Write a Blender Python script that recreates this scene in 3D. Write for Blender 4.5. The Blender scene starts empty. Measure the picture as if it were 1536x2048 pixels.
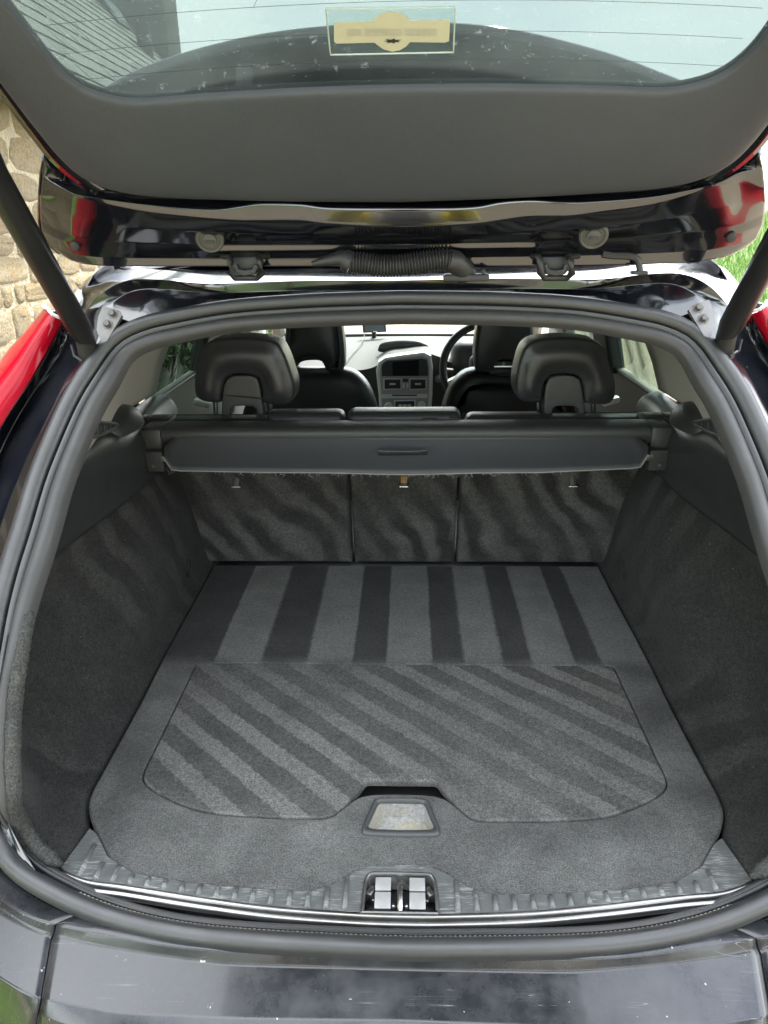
import bpy, bmesh, math, random
import numpy as np
from mathutils import Vector, Matrix, noise
random.seed(7); rng = np.random.default_rng(7)
R = math.radians
scene = bpy.context.scene
COL = scene.collection

# ------------------------------------------------------------ camera
F = 1420.0                                  # focal length in pixels of the 1536x2048 photograph
CAM = Vector((0.012, 0.0, 1.63))
PITCH, YAW, ROLL = R(22), R(2.14), R(0.8)
cd = bpy.data.cameras.new('camera'); cam = bpy.data.objects.new('camera', cd); COL.objects.link(cam)
cd.sensor_fit = 'VERTICAL'; cd.sensor_height = 36.0; cd.lens = 36.0 * F / 2048.0
cd.clip_start = 0.02; cd.clip_end = 2000
_rz = Matrix.Rotation(YAW, 3, 'Z')
_r = _rz @ Vector((1, 0, 0)); _f = _rz @ Vector((0, math.cos(PITCH), -math.sin(PITCH))); _u = _rz @ Vector((0, math.sin(PITCH), math.cos(PITCH)))
_r2 = _r * math.cos(ROLL) - _u * math.sin(ROLL); _u2 = _r * math.sin(ROLL) + _u * math.cos(ROLL)
cam.matrix_world = Matrix(((_r2.x, _u2.x, -_f.x, CAM.x), (_r2.y, _u2.y, -_f.y, CAM.y), (_r2.z, _u2.z, -_f.z, CAM.z), (0, 0, 0, 1)))
scene.camera = cam

# ------------------------------------------------------------ sky, sun, exposure
SUN_EL, SUN_AZ = R(50), R(20)               # azimuth measured from +Y (car front) towards +X (right)
world = bpy.data.worlds.new('World'); scene.world = world; world.use_nodes = True
wn, wl = world.node_tree.nodes, world.node_tree.links
for n in list(wn): wn.remove(n)
sky = wn.new('ShaderNodeTexSky'); sky.sky_type = 'NISHITA'; sky.sun_disc = False
sky.sun_elevation = SUN_EL; sky.sun_rotation = SUN_AZ; sky.air_density = 1.0; sky.dust_density = 2.0; sky.ozone_density = 1.0
geo = wn.new('ShaderNodeTexCoord'); mp = wn.new('ShaderNodeMapping'); mp.inputs['Scale'].default_value = (1.2, 1.2, 3.2)
cn = wn.new('ShaderNodeTexNoise'); cn.inputs['Scale'].default_value = 1.6; cn.inputs['Detail'].default_value = 7; cn.inputs['Roughness'].default_value = .6
cr = wn.new('ShaderNodeValToRGB'); cr.color_ramp.elements[0].position = .30; cr.color_ramp.elements[1].position = .62
mx = wn.new('ShaderNodeMixRGB'); mx.inputs[2].default_value = (9.5, 9.8, 10.0, 1)
bg = wn.new('ShaderNodeBackground'); bg.inputs['Strength'].default_value = 0.11
wo = wn.new('ShaderNodeOutputWorld')
wl.new(geo.outputs['Generated'], mp.inputs['Vector']); wl.new(mp.outputs[0], cn.inputs['Vector']); wl.new(cn.outputs['Fac'], cr.inputs[0])
wl.new(cr.outputs[0], mx.inputs[0]); wl.new(sky.outputs[0], mx.inputs[1]); wl.new(mx.outputs[0], bg.inputs['Color']); wl.new(bg.outputs[0], wo.inputs['Surface'])
sl = bpy.data.lights.new('sun', 'SUN'); sl.energy = 2.4; sl.angle = R(1.5); sl.color = (1.0, .95, .87)
sun = bpy.data.objects.new('sun', sl); COL.objects.link(sun)
sd = Vector((math.sin(SUN_AZ) * math.cos(SUN_EL), math.cos(SUN_AZ) * math.cos(SUN_EL), math.sin(SUN_EL)))
sun.rotation_euler = sd.to_track_quat('Z', 'Y').to_euler(); sun.location = sd * 30
scene.view_settings.view_transform = 'Standard'; scene.view_settings.look = 'None'
scene.view_settings.exposure = 3.0; scene.view_settings.gamma = 1.0; scene.view_settings.use_curve_mapping = False
scene.render.engine = 'CYCLES'
cy = scene.cycles; cy.use_denoising = True; cy.max_bounces = 10; cy.diffuse_bounces = 4; cy.glossy_bounces = 5
cy.transmission_bounces = 8; cy.transparent_max_bounces = 24; cy.caustics_reflective = False; cy.caustics_refractive = False; cy.sample_clamp_indirect = 6

# ------------------------------------------------------------ pixels of the photograph -> rays -> points on known surfaces
def ray(px, py):
    a = (px - 768) / F; b = -(py - 1024) / F
    return _r2 * a + _u2 * b + _f
def onZ(px, py, z): d = ray(px, py); return CAM + d * ((z - CAM.z) / d.z)
def onY(px, py, y): d = ray(px, py); return CAM + d * ((y - CAM.y) / d.y)
def onX(px, py, x): d = ray(px, py); return CAM + d * ((x - CAM.x) / d.x)
def gS(z): return float(np.interp(z, [.6, .76, .9, 1.05, 1.5, 1.6], [.66, .66, .68, .76, 1.16, 1.25]))
def gS1(z): return (gS(z + .03) - gS(z - .03)) / .06
KS = .28                                     # the tailgate opening: y = g(z) + KS x^2
def onS(px, py, off=0.0):
    d = ray(px, py); lo, hi = .2, 3.0
    for _ in range(50):
        m = (lo + hi) / 2; p = CAM + d * m
        if p.y - gS(p.z) - KS * p.x * p.x - off < 0: lo = m
        else: hi = m
    return CAM + d * lo
TS = .65; TC_, TS_ = 1 / math.hypot(1, TS), TS / math.hypot(1, TS)   # the raised tailgate's plane
def T(x, v, off=0.0): return Vector((x, 1.2 - v * TC_ + off * TS_, 1.6 + v * TS_ + off * TC_))
def onT(px, py, off=0.0):
    d = ray(px, py); n = Vector((0, TS_, TC_)); o = T(0, 0, off)
    return CAM + d * ((o - CAM).dot(n) / d.dot(n))
def proj(p):
    q = Vector(p) - CAM; dp = q.dot(_f)
    return 768 + F * q.dot(_r2) / dp, 1024 - F * q.dot(_u2) / dp, dp

# ------------------------------------------------------------ mesh helpers
def V3(p): return (float(p[0]), float(p[1]), float(p[2]))
def cr_spline(pts, n, closed=False):
    """n points evenly spread by key index along a Catmull-Rom curve through pts"""
    P = np.array([list(map(float, p)) for p in pts]); k = len(P); out = []
    seg = k if closed else k - 1
    for i in range(n):
        t = i / n * seg if closed else i / (n - 1) * seg
        j = min(int(t), seg - 1); f = t - j
        g = (lambda q: P[q % k]) if closed else (lambda q: P[min(max(q, 0), k - 1)])
        a, b, c, d = g(j - 1), g(j), g(j + 1), g(j + 2)
        out.append(.5 * ((2 * b) + (c - a) * f + (2 * a - 5 * b + 4 * c - d) * f * f + (3 * b - a - 3 * c + d) * f ** 3))
    return np.array(out)
def arclen(pts, n, closed=False, dens=12):
    q = cr_spline(pts, len(pts) * dens, closed)
    if closed: q = np.vstack([q, q[:1]])
    s = np.concatenate([[0], np.cumsum(np.linalg.norm(np.diff(q, axis=0), axis=1))])
    t = np.linspace(0, s[-1], n + 1)[:-1] if closed else np.linspace(0, s[-1], n)
    return np.stack([np.interp(t, s, q[:, i]) for i in range(q.shape[1])], 1)
def lerp_pts(pts, n):
    P = np.array([list(map(float, p)) for p in pts]); t = np.linspace(0, len(P) - 1, n)
    return np.stack([np.interp(t, np.arange(len(P)), P[:, i]) for i in range(P.shape[1])], 1)
def make(name, verts, faces, mat, parent=None, sharp=35, mods=(), smooth=True):
    me = bpy.data.meshes.new(name); me.from_pydata([V3(v) for v in verts], [], [tuple(int(i) for i in f) for f in faces]); me.validate(); me.update()
    o = bpy.data.objects.new(name, me); COL.objects.link(o)
    if mat is not None: me.materials.append(mat)
    if smooth and len(me.polygons):
        me.polygons.foreach_set('use_smooth', [len(p.vertices) <= 8 for p in me.polygons])
        if sharp: me.set_sharp_from_angle(angle=R(sharp))
    if parent is not None: attach(o, parent)
    for m in mods:
        md = o.modifiers.new(m[0], m[0])
        for k, v in m[1].items(): setattr(md, k, v)
    return o
def world_of(o):
    m = Matrix.Translation(o.location)
    if o.parent is not None: m = world_of(o.parent) @ o.matrix_parent_inverse @ m
    return m
def attach(o, parent):
    o.parent = parent; o.matrix_parent_inverse = world_of(parent).inverted()
def empty(name, loc, label, cat, group=None):
    o = bpy.data.objects.new(name, None); COL.objects.link(o); o.location = loc; o.empty_display_size = .1
    return tag(o, label, cat, group)
def tag(o, label=None, cat=None, group=None, kind=None):
    if label: o['label'] = label
    if cat: o['category'] = cat
    if group: o['group'] = group
    if kind: o['kind'] = kind
    return o
def grid(rows, closed_u=False, closed_v=False):
    """rows: list of equally long point lists"""
    nv, nu = len(rows), len(rows[0]); vs = [p for r in rows for p in r]; fs = []
    for i in range(nv if closed_v else nv - 1):
        for j in range(nu if closed_u else nu - 1):
            a = i * nu + j; b = i * nu + (j + 1) % nu; i2 = (i + 1) % nv
            fs.append((a, b, i2 * nu + (j + 1) % nu, i2 * nu + j))
    return vs, fs
def join(*parts):
    vs, fs = [], []
    for v, f in parts:
        o = len(vs); vs += [V3(p) for p in v]; fs += [tuple(i + o for i in q) for q in f]
    return vs, fs
def frames(path, up=Vector((0, 0, 1))):
    P = [Vector(p) for p in path]; out = []
    for i, p in enumerate(P):
        t = (P[min(i + 1, len(P) - 1)] - P[max(i - 1, 0)]).normalized()
        a = t.cross(up)
        if a.length < 1e-3: a = t.cross(Vector((1, 0, 0)))
        a.normalize(); out.append((p, a, t.cross(a).normalized()))
    return out
def tube(path, rad, seg=12, cap=True, up=Vector((0, 0, 1))):
    fr = frames(path, up); rows = []
    for i, (p, a, b) in enumerate(fr):
        r = rad[i] if hasattr(rad, '__len__') else rad
        rows.append([p + (a * math.cos(k * 2 * math.pi / seg) + b * math.sin(k * 2 * math.pi / seg)) * r for k in range(seg)])
    vs, fs = grid(rows, closed_u=True)
    if cap: fs.append(tuple(range(seg))[::-1]); fs.append(tuple((len(rows) - 1) * seg + k for k in range(seg)))
    return vs, fs
def rbox(c, s, bev=.004, rot=None, seg=2):
    bm = bmesh.new(); bmesh.ops.create_cube(bm, size=1)
    for v in bm.verts: v.co = Vector((v.co.x * s[0], v.co.y * s[1], v.co.z * s[2]))
    if bev > 0: bmesh.ops.bevel(bm, geom=bm.edges[:], offset=min(bev, min(s) * .49), segments=seg, profile=.5, affect='EDGES')
    M = Matrix.Translation(c) @ (rot.to_matrix().to_4x4() if rot is not None and hasattr(rot, 'to_matrix') else (rot.to_4x4() if rot is not None else Matrix()))
    bm.transform(M); bm.verts.index_update()
    vs = [v.co.copy() for v in bm.verts]; fs = [tuple(v.index for v in f.verts) for f in bm.faces]; bm.free(); return vs, fs
def inset2(poly, d):
    """offset a closed 2-D outline inwards by d"""
    P = np.array(poly); n = len(P); A = .5 * np.sum(P[:, 0] * np.roll(P[:, 1], -1) - np.roll(P[:, 0], -1) * P[:, 1])
    tn = np.roll(P, -1, 0) - np.roll(P, 1, 0); tn /= np.maximum(np.linalg.norm(tn, axis=1, keepdims=True), 1e-9)
    nr = np.stack([-tn[:, 1], tn[:, 0]], 1) * (1 if A > 0 else -1)
    return P + nr * d
def fill_cap(loop2, step):
    from mathutils.geometry import delaunay_2d_cdt
    P = [tuple(map(float, p)) for p in loop2]; n = len(P); xs = [p[0] for p in P]; ys = [p[1] for p in P]
    def inside(q):
        r_ = False; j = n - 1
        for i in range(n):
            if (P[i][1] > q[1]) != (P[j][1] > q[1]) and q[0] < (P[j][0] - P[i][0]) * (q[1] - P[i][1]) / (P[j][1] - P[i][1]) + P[i][0]: r_ = not r_
            j = i
        return r_
    A = np.array(P); inner = []
    for x in np.arange(min(xs), max(xs), step):
        for y in np.arange(min(ys), max(ys), step):
            if inside((x, y)) and np.min(np.hypot(A[:, 0] - x, A[:, 1] - y)) > step * .6: inner.append((x, y))
    vo, eo, fo, ov, oe, of = delaunay_2d_cdt([Vector(p) for p in P + inner], [(k, (k + 1) % n) for k in range(n)], [], 0, 1e-7)
    tris = []
    for f in fo:
        c = sum((vo[k] for k in f), Vector((0, 0))) / len(f)
        if inside(c): tris.append(tuple(ov[k][0] if ov[k] else 0 for k in f))
    dist = [float(np.min(np.hypot(A[:, 0] - x, A[:, 1] - y))) for x, y in inner]
    return inner, dist, tris
def puffy(poly, layers, place, cap0=True, cap1=True, fill=0, dome=0.0):
    """poly: closed 2-D outline, layers: (inset, depth), place(a, b, depth) -> point"""
    rows = []
    if fill:
        q0 = inset2(poly, layers[0][0]) if layers[0][0] else np.array(poly)
        for ins, dep in layers: rows.append([place(a, b, dep) for a, b in (inset2(poly, ins) if ins else np.array(poly))])
        vs, fs = grid(rows, closed_u=True); n = len(poly); inner, dist, tris = fill_cap(q0, fill); o = len(vs); dm = max(dist) if dist else 1
        vs = list(vs) + [place(a, b, layers[0][1] - dome * (1 - (1 - min(1, d / dm)) ** 2)) for (a, b), d in zip(inner, dist)]
        fs += [tuple(k if k < n else o + k - n for k in t_) for t_ in tris]; fs.append(tuple((len(rows) - 1) * n + k for k in range(n))[::-1]); return vs, fs
    for ins, dep in layers:
        q = inset2(poly, ins) if ins else np.array(poly)
        rows.append([place(a, b, dep) for a, b in q])
    vs, fs = grid(rows, closed_u=True); n = len(poly)
    if cap0: fs.append(tuple(range(n)))
    if cap1: fs.append(tuple((len(rows) - 1) * n + k for k in range(n))[::-1])
    return vs, fs
def round_layers(r, depth, n=4, back=True):
    L = [(r * (1 - math.sin(k * math.pi / 2 / n)), r * (1 - math.cos(k * math.pi / 2 / n))) for k in range(n + 1)]
    if back: L += [(a, depth - d) for a, d in reversed(L)]
    else: L.append((0, depth))
    return L
def lathe(center, axis, prof, seg=24):
    """prof: (radius, height along axis)"""
    axis = Vector(axis).normalized(); a = axis.orthogonal().normalized(); b = axis.cross(a); rows = []
    for r, h in prof: rows.append([Vector(center) + axis * h + (a * math.cos(k * 2 * math.pi / seg) + b * math.sin(k * 2 * math.pi / seg)) * r for k in range(seg)])
    vs, fs = grid(rows, closed_u=True); fs.append(tuple(range(seg))[::-1]); fs.append(tuple((len(rows) - 1) * seg + k for k in range(seg))); return vs, fs
def mirror(vf): return [(-p[0], p[1], p[2]) for p in vf[0]], [tuple(reversed(f)) for f in vf[1]]
SOLID = lambda t, off=-1: ('SOLIDIFY', dict(thickness=t, offset=off))

# ------------------------------------------------------------ materials
def nt(name):
    m = bpy.data.materials.new(name); m.use_nodes = True; t = m.node_tree
    return m, t, t.nodes['Principled BSDF']
def tc(t): return t.nodes.new('ShaderNodeTexCoord').outputs['Object']
def noise_node(t, vec, scale, detail=4, rough=.55, dist=0):
    n = t.nodes.new('ShaderNodeTexNoise'); n.inputs['Scale'].default_value = scale; n.inputs['Detail'].default_value = detail
    n.inputs['Roughness'].default_value = rough; n.inputs['Distortion'].default_value = dist; t.links.new(vec, n.inputs['Vector']); return n.outputs['Fac']
def ramp(t, fac, stops, interp='LINEAR'):
    n = t.nodes.new('ShaderNodeValToRGB'); e = n.color_ramp.elements; n.color_ramp.interpolation = interp
    stops = sorted(stops, key=lambda q: q[0]); e.remove(e[1]); e[0].position = stops[0][0]
    for p, c in stops[1:]: e.new(p)
    for el, (p, c) in zip(e, stops): el.color = (c, c, c, 1) if not hasattr(c, '__len__') else (*c[:3], 1)
    t.links.new(fac, n.inputs[0]); return n.outputs[0]
def mixc(t, fac, a, b, mode='MIX'):
    n = t.nodes.new('ShaderNodeMixRGB'); n.blend_type = mode
    for i, x in ((0, fac), (1, a), (2, b)):
        if hasattr(x, 'is_linked') or hasattr(x, 'links'): t.links.new(x, n.inputs[i])
        elif hasattr(x, '__len__'): n.inputs[i].default_value = (*x[:3], 1)
        else: n.inputs[i].default_value = x if i == 0 else (x, x, x, 1)
    return n.outputs[0]
def mth(t, op, a, b=None, c=None):
    n = t.nodes.new('ShaderNodeMath'); n.operation = op
    for i, x in enumerate((a, b, c)):
        if x is None: continue
        if hasattr(x, 'links'): t.links.new(x, n.inputs[i])
        else: n.inputs[i].default_value = x
    return n.outputs[0]
def bump(t, b, h, strength, dist=.002):
    n = t.nodes.new('ShaderNodeBump'); n.inputs['Strength'].default_value = strength; n.inputs['Distance'].default_value = dist
    t.links.new(h, n.inputs['Height']); t.links.new(n.outputs[0], b.inputs['Normal'])
def mapping(t, vec, scale=(1, 1, 1), rot=(0, 0, 0), loc=(0, 0, 0)):
    n = t.nodes.new('ShaderNodeMapping'); n.inputs['Scale'].default_value = scale; n.inputs['Rotation'].default_value = rot; n.inputs['Location'].default_value = loc
    t.links.new(vec, n.inputs['Vector']); return n.outputs[0]
def simple(name, col, rough=.5, metal=0, var=.15, vs=8, bstr=.0, bs=200, coat=0, spec=.5, bdist=.001, rvar=.0):
    m, t, b = nt(name); v = tc(t)
    f = noise_node(t, v, vs, 5); lo = tuple(c * (1 - var) for c in col); hi = tuple(min(1, c * (1 + var)) for c in col)
    t.links.new(mixc(t, f, lo, hi), b.inputs['Base Color'])
    b.inputs['Roughness'].default_value = rough; b.inputs['Metallic'].default_value = metal; b.inputs['Specular IOR Level'].default_value = spec
    if rvar:
        t.links.new(ramp(t, noise_node(t, v, 14, 6), [(.3, max(0, rough - rvar)), (.75, min(1, rough + rvar))]), b.inputs['Roughness'])
    if coat: b.inputs['Coat Weight'].default_value = coat; b.inputs['Coat Roughness'].default_value = .03
    if bstr: bump(t, b, noise_node(t, v, bs, 3), bstr, bdist)
    return m
def carpet(name, dark, light, stripes=None):
    """pile carpet; stripes(t, vec) -> 0..1 mask of the brushed nap"""
    m, t, b = nt(name); v = tc(t)
    fine = noise_node(t, v, 420, 2, .6); mid = noise_node(t, v, 14, 5, .6); clump = noise_node(t, v, 120, 3, .6)
    if stripes is None: nap = ramp(t, noise_node(t, v, 5, 4, .6, .6), [(.35, 0.0), (.68, 1.0)])
    else: nap = stripes(t, v)
    c = mixc(t, nap, dark, light)
    c = mixc(t, ramp(t, fine, [(.25, .45), (.75, 1.5)]), (0, 0, 0), c, 'MIX') if False else mixc(t, 1.0, c, ramp(t, fine, [(.3, .50), (.7, 1.45)]), 'MULTIPLY')
    c = mixc(t, 1.0, c, ramp(t, clump, [(.3, .82), (.7, 1.18)]), 'MULTIPLY')
    c = mixc(t, 1.0, c, ramp(t, mid, [(.25, .80), (.8, 1.2)]), 'MULTIPLY')
    lint = ramp(t, noise_node(t, v, 160, 1), [(.792, 0.0), (.80, 1.0)])
    c = mixc(t, mth(t, 'MULTIPLY', lint, .5), c, (.22, .21, .19))
    t.links.new(c, b.inputs['Base Color']); b.inputs['Roughness'].default_value = 1.0; b.inputs['Specular IOR Level'].default_value = .08
    b.inputs['Sheen Weight'].default_value = .04; b.inputs['Sheen Roughness'].default_value = .5
    h = mth(t, 'ADD', fine, mth(t, 'MULTIPLY', clump, 1.2)); bump(t, b, h, .55, .0014)
    return m
def sepxyz(t, v):
    n = t.nodes.new('ShaderNodeSeparateXYZ'); t.links.new(v, n.inputs[0]); return n.outputs
def wobble(t, v, amp, scale):
    n = t.nodes.new('ShaderNodeTexNoise'); n.inputs['Scale'].default_value = scale; n.inputs['Detail'].default_value = 4; t.links.new(v, n.inputs['Vector'])
    s = t.nodes.new('ShaderNodeVectorMath'); s.operation = 'SUBTRACT'; t.links.new(n.outputs['Color'], s.inputs[0]); s.inputs[1].default_value = (.5, .5, .5)
    k = t.nodes.new('ShaderNodeVectorMath'); k.operation = 'SCALE'; t.links.new(s.outputs[0], k.inputs[0]); k.inputs['Scale'].default_value = amp
    a = t.nodes.new('ShaderNodeVectorMath'); a.operation = 'ADD'; t.links.new(v, a.inputs[0]); t.links.new(k.outputs[0], a.inputs[1]); return a.outputs[0]
def floor_nap(t, v):                        # long straight strokes along the car at the back of the floor
    w = wobble(t, wobble(t, v, .008, 6), .008, 110); x, y, z = sepxyz(t, w)
    st = [(0, 0.0)]
    for a, b in ((-.415, -.31), (-.21, -.11), (-.035, .063), (.132, .216), (.28, .372), (.428, .575)):
        st += [(a + .6 - .002, 0.0), (a + .6 + .002, 1.0), (b + .6 - .002, 1.0), (b + .6 + .002, 0.0)]
    s = ramp(t, mth(t, 'DIVIDE', mth(t, 'ADD', x, .6), 1.2), [(max(0, min(1, p / 1.2)), c) for p, c in st][:31])
    n = t.nodes.new('ShaderNodeMapRange'); n.inputs['From Min'].default_value = 1.288; n.inputs['From Max'].default_value = 1.330; t.links.new(y, n.inputs['Value'])
    rest = ramp(t, noise_node(t, v, 7, 5, .6, .5), [(.36, .30), (.66, .70)])
    return mixc(t, n.outputs[0], rest, mixc(t, .12, s, rest))
def lid_nap(t, v):                          # diagonal strokes
    w = wobble(t, wobble(t, v, .016, 5), .012, 80); x, y, z = sepxyz(t, w)
    q = mth(t, 'ADD', mth(t, 'MULTIPLY', x, .669), mth(t, 'MULTIPLY', y, .743))
    ph = mth(t, 'FRACT', mth(t, 'DIVIDE', mth(t, 'SUBTRACT', q, .464 - .0695 / 2), .0695))
    s = ramp(t, ph, [(.0, 0), (.24, 0), (.29, 1.0), (.70, 1.0), (.75, 0), (1, 0)])
    fade = ramp(t, noise_node(t, v, 3.2, 3, .5), [(.36, .18), (.64, .88)])
    rest = ramp(t, noise_node(t, v, 9, 5, .6, .5), [(.3, .3), (.7, .75)])
    return mixc(t, fade, rest, s)
def zebra_nap(t, v):                        # short curved strokes on the seat backs
    w = wobble(t, wobble(t, v, .30, 2.2), .035, 9); x, y, z = sepxyz(t, w)
    q = mth(t, 'ADD', mth(t, 'MULTIPLY', x, 10.5), mth(t, 'MULTIPLY', z, 6.0))
    s = ramp(t, mth(t, 'FRACT', q), [(.0, .10), (.30, .12), (.52, .95), (.80, .85), (1, .10)])
    fade = ramp(t, noise_node(t, v, 5.0, 3, .5), [(.34, .12), (.6, .95)])
    return mixc(t, fade, .45, s)
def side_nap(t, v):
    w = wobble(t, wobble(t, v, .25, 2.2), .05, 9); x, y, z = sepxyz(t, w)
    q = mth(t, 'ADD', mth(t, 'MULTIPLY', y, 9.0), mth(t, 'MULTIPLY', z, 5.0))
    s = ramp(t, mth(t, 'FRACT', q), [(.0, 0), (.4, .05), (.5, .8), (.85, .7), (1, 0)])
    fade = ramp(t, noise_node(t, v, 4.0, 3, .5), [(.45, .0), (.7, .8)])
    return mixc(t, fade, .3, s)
CD, CL = (.036, .0363, .036), (.135, .137, .131)
M = {}
M['floor_carpet'] = carpet('floor_carpet', CD, CL, floor_nap)
M['lid_carpet'] = carpet('lid_carpet', (.052, .052, .050), (.122, .122, .116), lid_nap)
M['seat_carpet'] = carpet('seat_carpet', (.024, .024, .0235), (.096, .095, .091), zebra_nap)
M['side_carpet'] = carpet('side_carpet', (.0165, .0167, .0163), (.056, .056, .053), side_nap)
M['edge_carpet'] = carpet('edge_carpet', (.028, .029, .028), (.062, .063, .058))
M['seal'] = simple('seal_rubber', (.026, .027, .028), .42, 0, .3, 30, .25, 160, spec=.6, rvar=.10)
M['seal_lip'] = simple('seal_lip', (.034, .034, .034), .55, 0, .3, 25, .3, 240, rvar=.08)
M['thread'] = simple('thread', (.33, .30, .22), .8, 0, .5, 120)
def paint(name, dirt=.25):
    m, t, b = nt(name); v = tc(t)
    d = ramp(t, noise_node(t, v, 9, 8, .7), [(.45, 0.0), (.85, 1.0)])
    c = mixc(t, mth(t, 'MULTIPLY', d, dirt), (.0045, .0052, .0080), (.13, .13, .125))
    sp = ramp(t, noise_node(t, v, 130, 2, .5), [(.755, 0), (.775, 1)])
    c = mixc(t, mth(t, 'MULTIPLY', sp, min(1, dirt * 2.2)), c, (.38, .36, .30))
    t.links.new(c, b.inputs['Base Color'])
    t.links.new(mth(t, 'ADD', .10, mth(t, 'MULTIPLY', d, dirt * .9)), b.inputs['Roughness'])
    b.inputs['Specular IOR Level'].default_value = .5; b.inputs['Coat Weight'].default_value = .8; b.inputs['Coat Roughness'].default_value = .04
    bump(t, b, noise_node(t, v, 7, 2), .06, .004); return m
M['paint'] = paint('black_paint', .10)
def bumper_paint():
    m, t, b = nt('bumper_paint'); v = tc(t)
    d = ramp(t, noise_node(t, v, 7, 9, .72), [(.38, 0.0), (.8, 1.0)])
    c = mixc(t, mth(t, 'MULTIPLY', d, .50), (.0045, .0052, .008), (.085, .088, .092))
    sc = None
    for k, (rz, s) in enumerate(((.5, 26), (-.75, 34), (1.25, 22), (-.2, 30))):
        n = noise_node(t, mapping(t, v, (s * .03, s * 2.2, 1), (0, 0, rz), (k * 3.1, k, 0)), 2.2, 1, .4)
        l = mth(t, 'COMPARE', n, .52 + .05 * k, .0022); n2 = ramp(t, noise_node(t, mapping(t, v, loc=(k * 5, 2, 0)), 13, 2), [(.60, 0), (.66, 1)])
        l = mth(t, 'MULTIPLY', l, n2); sc = l if sc is None else mth(t, 'MAXIMUM', sc, l)
    sp = ramp(t, noise_node(t, v, 95, 2, .5), [(.735, 0), (.75, 1)])
    mk = mth(t, 'MAXIMUM', mth(t, 'MULTIPLY', sc, .30), mth(t, 'MULTIPLY', sp, .7))
    c = mixc(t, mk, c, (.42, .41, .37)); t.links.new(c, b.inputs['Base Color'])
    t.links.new(mth(t, 'ADD', .20, mth(t, 'ADD', mth(t, 'MULTIPLY', d, .34), mth(t, 'MULTIPLY', mk, .4))), b.inputs['Roughness'])
    b.inputs['Coat Weight'].default_value = .22; b.inputs['Coat Roughness'].default_value = .06; return m
M['bumper'] = bumper_paint()
M['gutter'] = simple('gutter_paint', (.010, .011, .014), .22, 0, .3, 10, .12, 30, coat=.5, rvar=.08)
M['trim'] = simple('tailgate_trim', (.058, .064, .078), .62, 0, .22, 2.2, .6, 700, bdist=.0009, rvar=.08)
M['plastic'] = simple('dark_plastic', (.040, .042, .043), .48, 0, .15, 8, .3, 700, rvar=.06)
M['plastic_green'] = simple('grained_plastic', (.024, .027, .027), .42, 0, .12, 6, .3, 700, rvar=.06)
M['beige'] = simple('beige_trim', (.36, .35, .315), .75, 0, .06, 4, .2, 500)
M['cloth'] = simple('pillar_cloth', (.38, .36, .32), .9, 0, .08, 5, .2, 600)
M['dash_grey'] = simple('dash_skin', (.068, .071, .070), .7, 0, .06, 4, .3, 500, spec=.2)
M['dash_dark'] = simple('dash_dark', (.03, .033, .036), .5, 0, .12, 6, .2, 400)
M['silver'] = simple('silver_trim', (.74, .76, .77), .35, .05, .05, 4)
M['chrome'] = simple('polished_steel', (.27, .265, .26), .34, 1, .12, 60, .08, 200, rvar=.08)
M['zinc'] = simple('zinc_plate', (.34, .34, .335), .38, .35, .15, 60, .1, 300, rvar=.1)
M['steel'] = simple('zinc_steel', (.55, .54, .53), .28, 1, .15, 40, .1, 300, rvar=.08)
M['bolt'] = simple('bolt_steel', (.13, .125, .115), .5, .5, .2, 60)
M['leather'] = simple('black_leather', (.031, .033, .0375), .38, 0, .15, 12, .35, 480, spec=.55, rvar=.06, bdist=.0012)
M['cover'] = simple('cover_vinyl', (.044, .046, .050), .52, 0, .10, 6, .25, 900)
M['fray'] = simple('frayed_thread', (.20, .20, .19), .9, 0, .3, 200)
M['rubber'] = simple('conduit_rubber', (.020, .020, .020), .5, 0, .3, 60, .2, 300, rvar=.1)
M['grommet'] = simple('dusty_grommet', (.07, .068, .06), .6, 0, .4, 70, .3, 300)
M['dirty_plastic'] = None
m, t, b = nt('dusty_plastic'); v = tc(t)
f = ramp(t, noise_node(t, v, 160, 6, .75), [(.35, 0), (.75, 1)]); f2 = ramp(t, noise_node(t, v, 18, 4), [(.4, 0), (.7, 1)])
t.links.new(mixc(t, mth(t, 'MULTIPLY', f2, .6), mixc(t, f, (.16, .16, .16), (.42, .42, .41)), (.40, .35, .20)), b.inputs['Base Color']); b.inputs['Roughness'].default_value = .75
bump(t, b, noise_node(t, v, 300, 5), .5, .001); M['dirty_plastic'] = m
m, t, b = nt('scuffed_sill'); v = tc(t)
sc = None
for k, rz in enumerate((.3, 1.1, -.6, 2.0)):
    n = noise_node(t, mapping(t, v, (4, 70, 1), (0, 0, rz), (k, k * 2, 0)), 2.0, 3); l = mth(t, 'COMPARE', n, .5, .012)
    l = mth(t, 'MULTIPLY', l, ramp(t, noise_node(t, mapping(t, v, loc=(k * 3, 1, 0)), 16, 2), [(.5, 0), (.62, 1)])); sc = l if sc is None else mth(t, 'MAXIMUM', sc, l)
c = mixc(t, noise_node(t, v, 40, 6, .7), (.048, .052, .051), (.108, .114, .111)); c = mixc(t, mth(t, 'MULTIPLY', sc, .45), c, (.36, .36, .35))
t.links.new(c, b.inputs['Base Color']); b.inputs['Roughness'].default_value = .38; bump(t, b, noise_node(t, v, 260, 4), .2, .0006); M['sill'] = m
m, t, b = nt('red_lens'); v = tc(t)
t.links.new(mixc(t, noise_node(t, v, 30, 3), (.26, .002, .010), (.34, .003, .014)), b.inputs['Base Color']); b.inputs['Roughness'].default_value = .12; b.inputs['Coat Weight'].default_value = .12; b.inputs['Coat Roughness'].default_value = .05; b.inputs['Specular IOR Level'].default_value = .12
b.inputs['Subsurface Weight'].default_value = .0; M['red'] = m
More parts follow.
